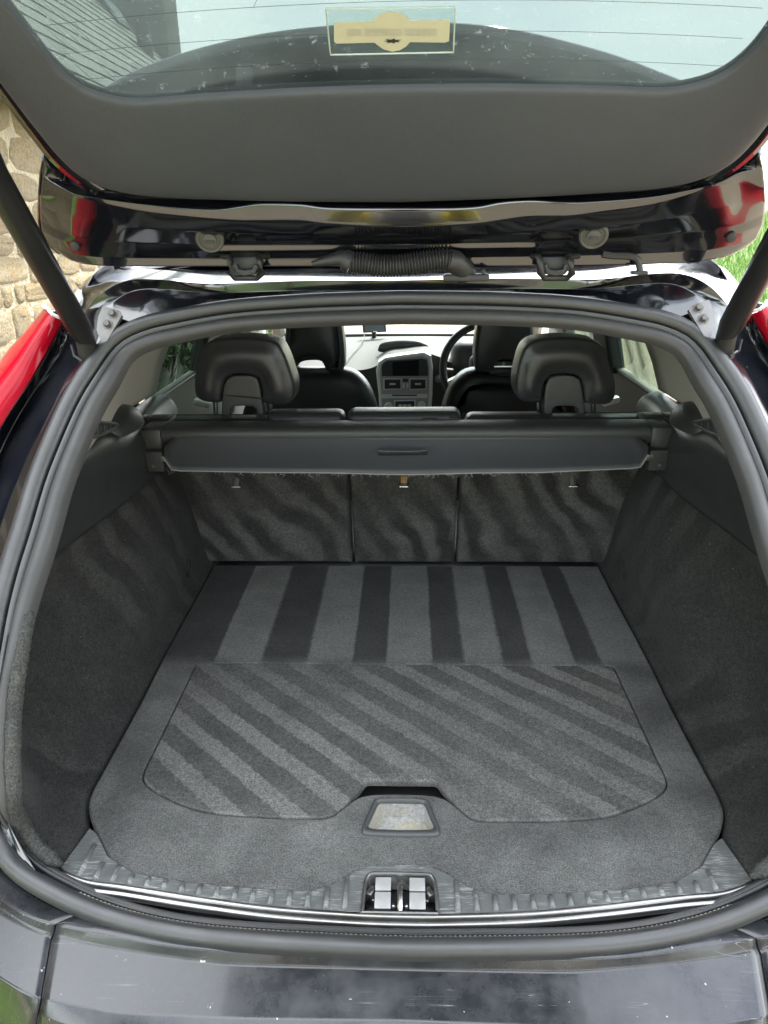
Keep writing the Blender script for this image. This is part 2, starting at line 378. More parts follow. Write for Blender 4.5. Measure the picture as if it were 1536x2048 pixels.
def glass(name, tint, dust=.0, spec=1.0):
    m = bpy.data.materials.new(name); m.use_nodes = True; t = m.node_tree
    for n in list(t.nodes): t.nodes.remove(n)
    o = t.nodes.new('ShaderNodeOutputMaterial'); tr = t.nodes.new('ShaderNodeBsdfTransparent'); tr.inputs[0].default_value = (*tint, 1)
    gl = t.nodes.new('ShaderNodeBsdfGlossy'); gl.inputs['Roughness'].default_value = .01; lw = t.nodes.new('ShaderNodeLayerWeight'); lw.inputs['Blend'].default_value = .5; fz = mth(t, 'ADD', .03, mth(t, 'MULTIPLY', mth(t, 'POWER', lw.outputs['Facing'], 5.0), .8))
    ms = t.nodes.new('ShaderNodeMixShader'); t.links.new(fz, ms.inputs[0]); t.links.new(tr.outputs[0], ms.inputs[1]); t.links.new(gl.outputs[0], ms.inputs[2]); last = ms.outputs[0]
    if dust:
        v = tc(t); sp = ramp(t, noise_node(t, v, 75, 5, .65, .3), [(.62, 0), (.76, .85)]); st = ramp(t, noise_node(t, mapping(t, v, (16, 40, 40)), 5, 6, .7), [(.62, 0), (.76, .45)])
        hz = ramp(t, noise_node(t, v, 6, 4), [(.3, .09), (.8, .22)])
        fac = mth(t, 'MULTIPLY', mth(t, 'ADD', mth(t, 'MAXIMUM', sp, st), hz), dust)
        df = t.nodes.new('ShaderNodeBsdfDiffuse'); df.inputs[0].default_value = (.50, .60, .66, 1); tl = t.nodes.new('ShaderNodeBsdfTranslucent'); tl.inputs[0].default_value = (.5, .55, .55, 1)
        ad = t.nodes.new('ShaderNodeMixShader'); t.links.new(df.outputs[0], ad.inputs[1]); t.links.new(tl.outputs[0], ad.inputs[2])
        m2 = t.nodes.new('ShaderNodeMixShader'); t.links.new(fac, m2.inputs[0]); t.links.new(last, m2.inputs[1]); t.links.new(ad.outputs[0], m2.inputs[2]); last = m2.outputs[0]
    t.links.new(last, o.inputs['Surface']); return m
M['rear_glass'] = glass('rear_glass', (.285, .318, .306), .48)
M['side_glass'] = glass('side_glass', (.43, .49, .45))
M['screen_glass'] = glass('windscreen_glass', (.94, .97, .95))
M['clear'] = glass('clear_plastic', (.90, .94, .92), .25)
# ============================================================ THE CAR
CAR = empty('car', (0, 2.2, 0), 'dark blue-black estate car with its tailgate raised over the empty carpeted boot', 'car')
def part(name, vf, mat, parent=None, **k): return make(name, vf[0], vf[1], M[mat] if isinstance(mat, str) else mat, parent or CAR, **k)

# ---- seal round the opening: path of its groove, traced on the opening surface, left half then mirrored
SEAL_PX = [(803, 610), (700, 613), (600, 617), (460, 628), (340, 650), (290, 663), (250, 682), (222, 708), (199, 743), (164, 799), (133, 865), (95, 960), (65, 1060), (40, 1140), (20, 1220), (4, 1310), (-8, 1400), (-13, 1490), (-10, 1580), (8, 1660), (50, 1720), (125, 1768), (225, 1811), (350, 1842), (500, 1859), (768, 1873), (803, 1873)]
_h = [onS(*p) for p in SEAL_PX]; _h[0].x = 0; _h[-1].x = 0
SEAL_H = arclen(_h, 110)                                        # top centre -> left -> bottom centre
SEAL_H = np.array([[min(0, p[0]), p[1], p[2]] for p in SEAL_H])
SEAL = [Vector(p) for p in SEAL_H] + [Vector((-p[0], p[1], p[2])) for p in SEAL_H[::-1][1:-1]]
def seal_frame(i):
    n = len(SEAL); p = SEAL[i]; tg = (SEAL[(i + 1) % n] - SEAL[(i - 1) % n]).normalized()
    w = 4.0 * max(0, min(1, (.93 - p.z) / .15)); m = Vector((2 * KS * p.x, -1, gS1(p.z) + w)).normalized(); m = (m - tg * m.dot(tg)).normalized()
    o = tg.cross(m).normalized()
    if o.dot(Vector((p.x, 0, p.z - 1.12))) < 0: o = -o
    sc = float(np.interp(p.z, [.74, .80, .95, 1.40, 1.5], [1.0, 1.05, 1.35, 1.25, .92])); return p, o, m, sc
SF = [seal_frame(i) for i in range(len(SEAL))]
def seal_pt(i, n, m): p, o, mm, s = SF[i]; return p + o * (n * s) + mm * (m * s)
def low(i): return max(0, min(1, (.86 - SEAL[i].z) / .08))
def low2(i): return max(0, min(1, (1.16 - SEAL[i].z) / .14))
def seal_sweep(prof, drop=0.0, shrink=0.0): return grid([[seal_pt(i, n * (1 - shrink * low2(i)), m - drop * low(i)) for i in range(len(SEAL))] for n, m in prof], closed_u=True)
bulb = [(.003, -.004)] + [(.0135 + .0125 * math.cos(a), .002 + .0125 * math.sin(a)) for a in np.linspace(math.pi, 0, 11)] + [(.026, -.008)]
seal = part('door_seal', seal_sweep(bulb), 'seal', sharp=50); seal['label'] = 'grey rubber bulb seal running round the boot opening'
ridge = [(.002, -.006), (-.001, .002), (-.004, .006), (-.008, .0055), (-.010, .001), (-.011, -.001)]
part('seal_ridge', seal_sweep(ridge, .007, .15), 'seal', seal, sharp=60)
lip = [(-.0095, -.004), (-.0115, .0035), (-.016, .006), (-.022, .0062), (-.027, .004), (-.030, -.002), (-.030, -.014)]
part('seal_lip', seal_sweep(lip, .016, .42), 'seal_lip', seal, sharp=60)
th = []
for i in range(0, len(SEAL)):                                   # the pale stitch that shows in the groove
    p, o, m, s = SF[i]
    if abs(p.x) < .47 and p.z < .80: th.append((p + o * .0015 + m * .0022))
th.sort(key=lambda q: q.x); th = arclen(th, 420)
rad = [.0016 + .0009 * math.sin(k * 2.1) for k in range(420)]
part('stitching', tube([Vector(q) for q in th], rad, 6), 'thread', seal)
for q in (SEAL[34], SEAL[len(SEAL) - 34]): pass

# ---- body frame between seal and outer skin (both sides + roof channel)
ROW_B = [(803, 581), (600, 582), (430, 586), (330, 578), (268, 580), (225, 604), (196, 640), (168, 690), (132, 752), (98, 822), (66, 898), (35, 985), (8, 1075), (-14, 1170), (-34, 1300), (-44, 1450), (-38, 1580), (-22, 1670), (2, 1745)]
ROW_C = [(803, 561), (600, 562), (420, 568), (330, 560), (255, 560), (205, 584), (172, 622), (146, 662), (96, 742), (44, 820), (2, 900), (-30, 985), (-56, 1075), (-76, 1180), (-92, 1300), (-100, 1450), (-94, 1580), (-72, 1680), (-46, 1770)]
def half(px, off): return [onS(x, y, o) for (x, y), o in zip(px, off)]
n = len(ROW_B)
offB = list(np.interp(np.arange(n), [0, 2, 3, 5, 7, 18], [.045, .035, .0, .0, .018, .012])); offC = list(np.interp(np.arange(n), [0, 2, 3, 5, 7, 9, 18], [.030, .02, -.03, -.02, .03, .04, .03]))
rb = half(ROW_B, offB); rc = half(ROW_C, offC); rb[0].x = rc[0].x = 0
rdx = [(803, 534), (600, 534), (430, 534), (310, 536), (215, 540), (165, 568), (140, 602), (128, 640), (72, 746), (10, 838), (-20, 905), (-55, 985), (-85, 1075), (-110, 1180), (-130, 1300), (-140, 1450), (-130, 1580), (-100, 1690), (-70, 1790)]
offD = list(np.interp(np.arange(n), [0, 3, 4, 5, 7, 9, 18], [.115, .11, .09, .05, -.005, -.015, -.01])); rd = half(rdx, offD); rd[0].x = 0
sp = lambda r: arclen(r, 70)
js = np.linspace(0, 1, 70)
# seal-side row: nearest seal samples from top centre to where the bumper starts
k0 = int(np.argmin([(SEAL_H[k][2] - rb[-1].z) ** 2 + 10 * (SEAL_H[k][0] > -.4) * (k < 60) + (0 if k > 50 else 10) for k in range(110)]))
rs = [seal_pt(min(int(round(a * k0)), 109), .020, -.006) for a in js]; rs[0].x = 0
rs2 = [seal_pt(min(int(round(a * k0)), 109), .012, -.012) for a in js]; rs2[0].x = 0
re = [Vector(q) + Vector((-.06 * min(1, max(0, (a - .25) / .1)), .16, .03 * (1 - min(1, max(0, (a - .15) / .15))))) for a, q in zip(js, sp(rd))]
def smooth_rows(A, B, k):
    A, B = [Vector(a) for a in A], [Vector(b) for b in B]
    return [[a.lerp(b, f) for a, b in zip(A, B)] for f in np.linspace(0, 1, k + 2)[1:-1]]
rows = [rs2, rs, sp(rb), sp(rc), sp(rd), re]
vf = grid([[V3(p) for p in r] for r in rows])
bodyL = part('body_frame', vf, 'paint', sharp=70, mods=[('BEVEL', dict(width=.004, segments=2, limit_method='ANGLE', angle_limit=R(25))), ('SUBSURF', dict(levels=1, render_levels=1))])
bodyR = part('body_frame', mirror(vf), 'paint', sharp=70, mods=[('BEVEL', dict(width=.004, segments=2, limit_method='ANGLE', angle_limit=R(25))), ('SUBSURF', dict(levels=1, render_levels=1))])
# roof skin from the channel to the windscreen
er = [Vector(re[k]) for k in range(0, 70)]; er = [p for p in er if p.z > 1.50 and p.x > -.60]
xs = sorted({round(-p.x, 3) for p in er})
rr = []
for y, z, w in ((1.335, 1.572, .60), (1.40, 1.587, .60), (1.8, 1.650, .62), (2.4, 1.69, .62), (3.0, 1.67, .60), (3.3, 1.635, .58)):
    rr.append([(w * s, y + .06 * s * s, z - .05 * abs(s) ** 3) for s in np.linspace(-1, 1, 25)])
part('roof', grid(rr), 'paint', mods=[SOLID(.01, 1)])
hl = [[(p[0] * .98, p[1], p[2] - .04) for p in r] for r in rr]
part('headliner', grid(hl), 'beige', mods=[SOLID(.01, 1)])

# ---- tail lamps
LI = [(127, 641), (66, 750), (0, 856), (-55, 955), (-92, 1080), (-110, 1200)]
LR = [(99, 622), (50, 690), (0, 756), (-62, 855), (-118, 985), (-150, 1130)]
LO = [(91, 614), (45, 668), (0, 722), (-85, 830), (-150, 965), (-190, 1110)]
li = [onS(*p, -.005) for p in LI]; lr = [onS(*p, -.03) for p in LR]; lo = [onS(*p, .04) for p in LO]
for k in range(3, 6):                       # out of the frame: the lamp keeps its width down to the waist
    lr[k] = li[k] + Vector((-.060, -.012, .012)); lo[k] = lr[k] + Vector((-.030, .070, .004))
def lamp_rows():
    A, B, C = arclen(li, 40), arclen(lr, 40), arclen(lo, 40); rws = [[Vector(a) + Vector((0, .03, 0)) for a in A], [Vector(a) for a in A]]
    for f in (.25, .5, .75, .92): rws.append([Vector(a).lerp(Vector(b), f) + Vector((0, -.012 * math.sin(f * math.pi), .0)) for a, b in zip(A, B)])
    rws.append([Vector(b) for b in B])
    for f in (.12, .5, 1): rws.append([Vector(b).lerp(Vector(c), f) + Vector((-.006 * math.sin(f * math.pi), 0, 0)) for b, c in zip(B, C)])
    for r_ in rws:                                              # notched upper end
        for k, z in ((0, 0.0),): pass
    return rws
lrw = lamp_rows(); vf = grid(lrw)
top = [r_[0] for r_ in lrw]; btm = [r_[-1] for r_ in lrw]; o = len(vf[0]); vf = (list(vf[0]) + [sum((Vector(p) for p in top), Vector()) / len(top) + Vector((0, .02, -.008))], vf[1] + [(k * 40, o, (k + 1) * 40) for k in range(len(lrw) - 1)] + [(k * 40 + 39, (k + 1) * 40 + 39, o + 1) for k in range(len(lrw) - 1)])
vf = (vf[0] + [sum((Vector(p) for p in btm), Vector()) / len(btm) + Vector((0, .03, 0))], vf[1])
for m_, side in ((lambda q: q, 'left'), (mirror, 'right')):
    l_ = part('tail_lamp', m_(vf), 'red', sharp=45); l_['label'] = 'tall red tail lamp lens beside the boot opening'
    lip_ = [Vector(p) + Vector((0, -.002, .004)) for p in top[1:]]
    part('lamp_rim', m_(tube(lip_, .003, 6)), 'silver', l_)

# body side behind and below the lamps
RDz = sorted([(p.z, p.x, p.y) for p in [Vector(q) for q in arclen(rd, 120)] if p.x < -.5]); LOz = sorted([(p[2], p[0], p[1]) for p in arclen(lo, 60)])
def at_z(tab, z): zs_ = [q[0] for q in tab]; return Vector((float(np.interp(z, zs_, [q[1] for q in tab])), float(np.interp(z, zs_, [q[2] for q in tab])), z))
qa, zl = [], LOz[0][0] + .004
for z in list(np.linspace(LOz[-1][0] - .01, zl, 9)) + list(np.linspace(zl - .02, .735, 9)):
    p = at_z(LOz, z) if z >= zl else at_z(RDz, z); e_ = Vector((float(np.interp(z, [.70, .9, 1.15, 1.35, 1.52], [-.83, -.84, -.79, -.70, -.625])), 1.42, z))
    wv = Vector((min(p.x, float(np.interp(z, [.70, .9, 1.15, 1.25], [-.74, -.75, -.70, -.62]))), p.y + .10, z)) if z < zl else p.lerp(e_, .45)
    qa.append([p + Vector((0, .006, 0)), p.lerp(wv, .6) + Vector((-.012, -.012, 0)), wv, wv.lerp(e_, .5) + Vector((-.02, 0, 0)), e_])
for mf_ in (lambda q: q, mirror): part('body_side', mf_(grid(qa)), 'paint', sharp=0, mods=[('SUBSURF', dict(levels=1, render_levels=2)), SOLID(.003)])
# ---- bumper
def bump_rows(sgn):
    B0 = [(803, 1908), (500, 1894), (375, 1884), (250, 1860), (160, 1832), (100, 1812), (40, 1778), (-10, 1740), (-60, 1690)]
    B1 = [(803, 1917), (500, 1905), (350, 1893), (200, 1866), (120, 1850), (60, 1832), (0, 1795), (-50, 1755), (-110, 1700)]
    B2 = [(803, 1933), (500, 1925), (400, 1917), (250, 1896), (150, 1877), (80, 1857), (10, 1818), (-50, 1775), (-120, 1720)]
    B3 = [(803, 1938), (500, 1931), (400, 1923), (250, 1902), (150, 1884), (78, 1866), (5, 1828), (-55, 1785), (-130, 1730)]
    B4 = [(803, 2040), (500, 2036), (380, 2032), (250, 2026), (150, 2010), (70, 1992), (12, 1962), (-60, 1910), (-160, 1840)]
    B5 = [(803, 2100), (500, 2096), (380, 2090), (250, 2076), (150, 2056), (78, 2030), (16, 1985), (-55, 1932), (-160, 1860)]
    Z = (.738, .7365, .7235, .720, .708, .690); out = []
    for k, (row, z) in enumerate(zip((B0, B1, B2, B3, B4, B5), Z)):
        pts = [onZ(x, y, z - .0 * abs(i)) for i, (x, y) in enumerate(row)]; pts[0].x = 0; out.append(pts)
    last = out[-1]; out.append([p + Vector((p.x * .03, -.012 + .02 * abs(p.x), -.05)) for p in last]); out.append([p + Vector((p.x * .04, .0, -.25)) for p in last])
    return out
br = bump_rows(1); N = 60
brs = [arclen(r_, N) for r_ in br]
first = [brs[0][k] + np.array([0, .022, -.012]) for k in range(N)]
allr = [first] + brs
def split_rows(rws, a, b): return [[r_[k] for k in range(len(r_))][a:b] for r_ in rws]
full = [[(-p[0], p[1], p[2]) for p in r_[::-1][:-1]] + [V3(p) for p in r_] for r_ in allr]; Wn = len(full[0]); mid = N - 1
seam = next(k for k in range(N) if brs[1][k][0] < -.472)
c0, c1 = mid - seam, mid + seam
bv = [('BEVEL', dict(width=.0035, segments=3, limit_method='ANGLE', angle_limit=R(18)))]
bmp = part('bumper', grid([r_[c0:c1 + 1] for r_ in full]), 'bumper', sharp=60, mods=bv + [SOLID(.003)])
bmp['label'] = 'scratched glossy black bumper top in front of the sill'
gap = .0032
def shift(r_, d): return [(p[0] + d, p[1], p[2]) for p in r_]
for nm, sl_, d in (('quarter_panel', slice(c1, Wn), -gap), ('quarter_panel', slice(0, c0 + 1), gap)):
    part(nm, grid([shift(r_[sl_], d) for r_ in full]), 'bumper', sharp=60, mods=bv + [SOLID(.003)])
for c_, g_ in ((c1, -gap), (c0, gap)): part('seam_seal', tube([Vector(full[k][c_]) + Vector((g_ / 2, .004, -.006)) for k in range(1, len(full))], .0035, 6), 'rubber')

# ---- load floor
FZ = .75
MAT_L = [(-.535, 1.779), (-.532, 1.60), (-.530, 1.33), (-.524, 1.14), (-.523, .98), (-.522, .915), (-.512, .88), (-.484, .838), (-.440, .784), (-.392, .757), (-.32, .744), (-.21, .734), (-.125, .732), (-.096, .744), (-.066, .766), (-.045, .776), (-.02, .779)]
matp = MAT_L + [(-x, y) for x, y in MAT_L[::-1]]
matp = [(a, b) for a, b in cr_spline(matp, 260, closed=False)]
part('boot_well', grid([[(-.64, .72, .690), (.64, .72, .690)], [(-.64, 1.86, .690), (.64, 1.86, .690)]]), 'side_carpet', mods=[SOLID(.01)])
LID_L = [(-.012, .952), (-.045, .952), (-.060, .950), (-.068, .935), (-.080, .915), (-.098, .888), (-.118, .870), (-.16, .868), (-.22, .869), (-.30, .875), (-.35, .888), (-.405, .915), (-.438, .940), (-.449, .965), (-.449, 1.02), (-.449, 1.10), (-.449, 1.20), (-.449, 1.270), (-.448, 1.292), (-.440, 1.2975), (-.40, 1.298), (-.25, 1.298), (-.01, 1.298)]
lidp = LID_L + [(-x, y) for x, y in LID_L[::-1]]
def solid_from_outline(poly, z0, z1, r, seg=3):
    P = [tuple(q) for q in poly]; L = [(0, z0)] + [(r * (1 - math.cos(k * math.pi / 2 / seg)), z1 - r + r * math.sin(k * math.pi / 2 / seg)) for k in range(seg + 1)]
    rws = [[(a, b, z) for a, b in (inset2(P, i) if i else np.array(P))] for i, z in L]; vs, fs = grid(rws, closed_u=True); n = len(P); fs.append(tuple((len(rws) - 1) * n + k for k in range(n))); return vs, fs
def n_gon_tri(poly, holes, z):
    """flat polygon with holes, triangulated"""
    from mathutils.geometry import delaunay_2d_cdt
    vs = [Vector(p) for p in poly]; es = [(k, (k + 1) % len(poly)) for k in range(len(poly))]
    for h in holes:
        o = len(vs); vs += [Vector(p) for p in h]; es += [(o + k, o + (k + 1) % len(h)) for k in range(len(h))]
    # interior grid points keep the triangles even
    vo, eo, fo, *_ = delaunay_2d_cdt(vs, es, [], 0, 1e-6)
    def inside(pt, pl):
        r_ = False; j = len(pl) - 1
        for i in range(len(pl)):
            if (pl[i][1] > pt[1]) != (pl[j][1] > pt[1]) and pt[0] < (pl[j][0] - pl[i][0]) * (pt[1] - pl[i][1]) / (pl[j][1] - pl[i][1]) + pl[i][0]: r_ = not r_
            j = i
        return r_
    out = []
    for f_ in fo:
        c = sum((vo[k] for k in f_), Vector((0, 0))) / len(f_)
        if inside(c, poly) and not any(inside(c, h) for h in holes): out.append(tuple(f_))
    return [(p.x, p.y, z) for p in vo], out
HOLE_L = [(-.008, .9240), (-.03, .9236), (-.052, .9215), (-.070, .9155), (-.084, .904)] + LID_L[5:]
lid_hole = inset2(np.array(cr_spline(HOLE_L + [(-x, y) for x, y in HOLE_L[::-1]], 200, closed=False)), -.0018)
HANDLE = [(-.0475, .898), (-.044, .906), (-.037, .909), (0, .9095), (.037, .909), (.044, .906), (.0475, .898), (.055, .870), (.0615, .846), (.0608, .838), (.055, .833), (.03, .8315), (0, .831), (-.03, .8315), (-.055, .833), (-.0608, .838), (-.0615, .846), (-.055, .870)]
handle_hole = [(x * .97, .87 + (y - .87) * .97) for x, y in HANDLE]
def rim(poly, z0, z1, flip=False):
    vs, fs = grid([[(a, b, z0) for a, b in poly], [(a, b, z1) for a, b in poly]], closed_u=True); return vs, fs
inset_mat = inset2(np.array(matp), .004)
mv, mf = n_gon_tri([tuple(p) for p in inset_mat], [[tuple(p) for p in inset2(np.array(lid_hole), -.0035)], [tuple(p) for p in handle_hole]], FZ)
edge = grid([[(a, b, FZ) for a, b in inset_mat], [(a, b, FZ - .0015) for a, b in inset2(np.array(matp), .0012)], [(a, b, FZ - .005) for a, b in matp], [(a, b, FZ - .014) for a, b in matp]], closed_u=True)
LH = np.array(lid_hole); edge2 = grid([[(a, b, FZ) for a, b in inset2(LH, -.0035)], [(a, b, FZ - .0012) for a, b in inset2(LH, -.001)], [(a, b, FZ - .004) for a, b in LH], [(a, b, FZ - .062) for a, b in LH]], closed_u=True)
floor_ = part('boot_floor', join((mv, mf), edge, edge2), 'floor_carpet', sharp=0); floor_['label'] = 'charcoal carpeted load floor with brushed stripes'
# the lid, with the finger scoop dipping at its front edge
LP = np.array(cr_spline(lidp, 200, closed=False))
lid_in = inset2(LP, .0035)
LZ = FZ + .001
lv, lf = n_gon_tri([tuple(p) for p in lid_in], [], LZ)
ledge = grid([[(a, b, LZ) for a, b in lid_in], [(a, b, LZ - .0012) for a, b in inset2(LP, .001)], [(a, b, LZ - .004) for a, b in LP], [(a, b, LZ - .013) for a, b in LP]], closed_u=True)
lid_ = part('floor_lid', join((lv, lf), ledge), 'lid_carpet', floor_, sharp=0); lid_['label'] = 'inset lid of the load floor with diagonal brushed stripes'
# ---- lift handle in the floor
def at_floor(a, b, d): return (a, b, FZ + .004 - d)
hp = [tuple(p) for p in arclen(HANDLE, 60, closed=True)]
inner = [(x * .83, .873 + (y - .87) * .74) for x, y in hp]
fr_rows = [[(a, b, FZ - .006) for a, b in hp], [(a, b, FZ + .002) for a, b in hp], [(a, b, FZ + .005) for a, b in inset2(np.array(hp), .002)], [(a * .5 + c * .5, b * .5 + d * .5, FZ + .0055) for (a, b), (c, d) in zip(hp, inner)], [(a, b, FZ + .003) for a, b in inset2(np.array(inner), -.001)], [(a, b, FZ - .002) for a, b in inner]]
hnd = part('lift_handle', grid(fr_rows, closed_u=True), 'plastic', sharp=60)
deep = [(x * .86, .880 + (y - .873) * .62) for x, y in inner]
cup = [[(a, b, FZ - .002) for a, b in inner], [(a * .98, b, FZ - .012) for a, b in inner], [(a, b, FZ - .026) for a, b in deep]]
vs, fs = grid(cup, closed_u=True); fs.append(tuple(2 * 60 + k for k in range(60)))
cupo = part('handle_cup', (vs, fs), 'dirty_plastic', hnd, sharp=50); cupo['label'] = 'dusty cup of the lift handle'

# ---- sill plate, ribs, bright strip, latch
CHR_L = [(-.503, .758), (-.489, .750), (-.450, .737), (-.395, .730), (-.282, .713), (-.173, .700), (-.058, .6935), (0, .6925)]
chl = arclen([(x, y, 0) for x, y in CHR_L], 60); chl = [(p[0], p[1]) for p in chl]; CH = chl + [(-x, y) for x, y in chl[::-1][1:]]
PZ = .7535
front = [(x, y + .004) for x, y in CH]
backp = [(-.491, .836), (-.476, .826)] + [(x, y - .0022) for x, y in MAT_L if -.47 < x and y < .80]
backp = backp + [(-x, y) for x, y in backp[::-1]]
backp = [tuple(p) for p in lerp_pts(backp, 130)]
LREC = [(-.052, .697), (-.050, .742), (-.046, .755), (-.036, .760), (.036, .760), (.046, .755), (.050, .742), (.052, .697)]
pv, pf = n_gon_tri(front + backp[::-1], [LREC], PZ)
ol = front + backp[::-1]
sill = part('sill_plate', join((pv, pf), rim(ol, PZ - .012, PZ), rim(LREC, PZ - .03, PZ)), 'sill', sharp=30); sill['label'] = 'scuffed ribbed plastic sill plate at the boot edge'
rib0 = None
def back_y(x): return float(np.interp(abs(x), [abs(p[0]) for p in MAT_L[::-1]], [p[1] for p in MAT_L[::-1]]))
def front_y(x): return float(np.interp(x, [p[0] for p in front], [p[1] for p in front]))
xr = -.470
while xr < .472:
    if abs(xr) > .066:
        y0, y1 = front_y(xr) + .003, back_y(xr) - .004
        L_ = max(.012, y1 - y0 - (.012 if abs(xr) > .42 else .0))
        w = .0042
        o = part('rib', ([(xr - w, y0, PZ - .0005), (xr + w, y0, PZ - .0005), (xr + w, y0 + L_, PZ - .0005), (xr - w, y0 + L_, PZ - .0005), (xr - w * .45, y0 + .001, PZ + .0042), (xr + w * .45, y0 + .001, PZ + .0042), (xr + w * .45, y0 + L_ - .001, PZ + .0040), (xr - w * .45, y0 + L_ - .001, PZ + .0040)],
                  [(0, 1, 5, 4), (1, 2, 6, 5), (2, 3, 7, 6), (3, 0, 4, 7), (4, 5, 6, 7)]), 'sill', sill, sharp=0)
    xr += .0262
chrome_prof = [(.005, -.004), (.0042, .0006), (.001, .0012), (-.001, .0002), (-.0022, -.003), (-.0032, -.0062), (-.0062, -.0064), (-.008, -.0085), (-.0085, -.015)]
crow = []
CHs = [p for p in CH if True]
for dn, dz in chrome_prof: crow.append([(x, y + dn, PZ + dz) for x, y in CHs])
part('bright_strip', grid(crow), 'chrome', sill, sharp=60)
# latch
lt = part('latch', rbox((0, .727, PZ - .0335), (.098, .062, .005), .001), 'rubber'); lt['label'] = 'steel tailgate latch sunk in the sill'
frm = arclen([(a, b, PZ + .001) for a, b in LREC], 50); frm = [Vector(p) for p in frm]
part('latch_frame', tube(frm + [frm[0]], .0028, 8), 'chrome', lt)
for x in (-.0245, .0245):
    part('latch_plate', rbox((x, .7465, PZ - .0035), (.0225, .021, .003), .0008, Matrix.Rotation(R(4), 3, 'X')), 'zinc', lt, sharp=25)
    part('latch_plate', rbox((x, .7215, PZ - .0055), (.0225, .024, .003), .0008, Matrix.Rotation(R(9), 3, 'X')), 'zinc', lt, sharp=25)
    part('latch_foot', rbox((x, .7045, PZ - .016), (.0225, .006, .010), .001), 'steel', lt, sharp=25)
part('striker', tube([Vector((0, .756, PZ - .012)), Vector((0, .745, PZ - .003)), Vector((0, .73, PZ + .001)), Vector((0, .712, PZ - .004)), Vector((0, .700, PZ - .018))], [.0032, .0042, .0042, .004, .0032], 10), 'steel', lt)
for x in (-.009, .009): part('latch_pin', lathe((x, .716, PZ - .024), (0, 0, 1), [(.0042, 0), (.0042, .012), (.003, .016), (.0012, .0175)], 12), 'steel', lt)
for s in (-1, 1):
    part('latch_claw', rbox((s * .042, .742, PZ - .018), (.010, .018, .018), .003, Matrix.Rotation(s * .5, 3, 'Z')), 'steel', lt)
    part('latch_claw', rbox((s * .0385, .716, PZ - .024), (.014, .018, .006), .002, Matrix.Rotation(-s * .6, 3, 'Z')), 'plastic', lt)
    part('latch_shelf', rbox((s * .034, .728, PZ - .014), (.012, .004, .006), .001), 'steel', lt)

# ---- side trim: carpeted lower wall and plastic upper shelf, left built and mirrored
def seal_at(z, inner=-.024):
    ks = [k for k in range(20, 100)]; k = min(ks, key=lambda q: abs(SEAL_H[q][2] - z) + (1 if SEAL_H[q][0] > -.45 and z < 1.2 else 0)); return seal_pt(k, inner * (1 - .42 * low2(k)), -.012)
def wall_row(z, xs, y_end=1.835):
    """xs: (y, x) stations; begins at the seal"""
    s = seal_at(max(z, .785)); pts = [(s.x, s.y, max(z, s.z) if z > .785 else z), (s.x - .006, s.y + .02, z)]
    pts += [(x, y, z) for y, x in xs if y > s.y + .045]
    pts.append((xs[-1][1], y_end, z)); return pts
rowsC = []
floor_edge = [(-.499, .757, .7535), (-.494, .80, .7525), (-.492, .838, .7505), (-.511, .876, .7485), (-.523, .92, .7485), (-.525, 1.0, .7485), (-.528, 1.2, .7485), (-.532, 1.5, .7485), (-.538, 1.835, .7485)]
rowsC.append(arclen([(x - .002, y, .690) for x, y, z in floor_edge], 60)); rowsC.append(arclen(floor_edge, 60))
rowsC.append(arclen([(-.515, .757, .757), (-.514, .80, .757), (-.518, .838, .756), (-.534, .876, .755), (-.546, .92, .754), (-.546, 1.0, .757), (-.548, 1.2, .760), (-.549, 1.5, .760), (-.548, 1.835, .76)], 60))
s_ = seal_at(.785)
rowsC.append(arclen([(-.538, .764, .772), (-.545, .80, .770), (-.556, .838, .767), (-.570, .876, .766), (-.580, .93, .768), (-.578, 1.02, .775), (-.568, 1.2, .785), (-.558, 1.5, .79), (-.553, 1.835, .79)], 60))
for z, xs in ((.85, [(.83, -.575), (.9, -.618), (1.0, -.638), (1.12, -.618), (1.22, -.566), (1.32, -.545), (1.45, -.540), (1.58, -.546), (1.72, -.556), (1.80, -.556)]),
              (.95, [(.86, -.600), (.95, -.646), (1.05, -.656), (1.16, -.626), (1.27, -.570), (1.38, -.551), (1.50, -.549), (1.62, -.556), (1.75, -.564)]),
              (1.03, [(.93, -.626), (1.0, -.648), (1.1, -.650), (1.22, -.614), (1.34, -.574), (1.45, -.564), (1.58, -.568), (1.75, -.580)]),
              (1.09, [(.97, -.606), (1.06, -.618), (1.2, -.610), (1.35, -.592), (1.48, -.584), (1.6, -.588), (1.75, -.600)])):
    rowsC.append(arclen(wall_row(z, xs), 60))
wallC = grid([[V3(p) for p in r_] for r_ in rowsC])
rowsP = [rowsC[-1]]
def dip(p): k = max(0, min(1, (p[1] - 1.32) / .26)); k = k * k * (3 - 2 * k); return (p[0], p[1], p[2] - max(0, p[2] - 1.11) * .28 * k)
for z, xs in ((1.125, [(1.0, -.600), (1.1, -.604), (1.25, -.598), (1.45, -.588), (1.6, -.592), (1.75, -.60)]),
              (1.17, [(1.05, -.582), (1.15, -.586), (1.3, -.582), (1.45, -.584), (1.6, -.592), (1.75, -.605)]),
              (1.215, [(1.09, -.566), (1.2, -.574), (1.35, -.580), (1.5, -.590), (1.75, -.612)]),
              (1.245, [(1.12, -.562), (1.25, -.578), (1.4, -.596), (1.55, -.606), (1.75, -.625)]),
              (1.258, [(1.13, -.580), (1.25, -.610), (1.4, -.63), (1.55, -.64), (1.75, -.645)]),
              (1.262, [(1.14, -.61), (1.3, -.655), (1.5, -.665), (1.75, -.665)])):
    rowsP.append([dip(p) for p in arclen(wall_row(z, xs, 1.86), 60)])
wallP = grid([[V3(p) for p in r_] for r_ in rowsP])
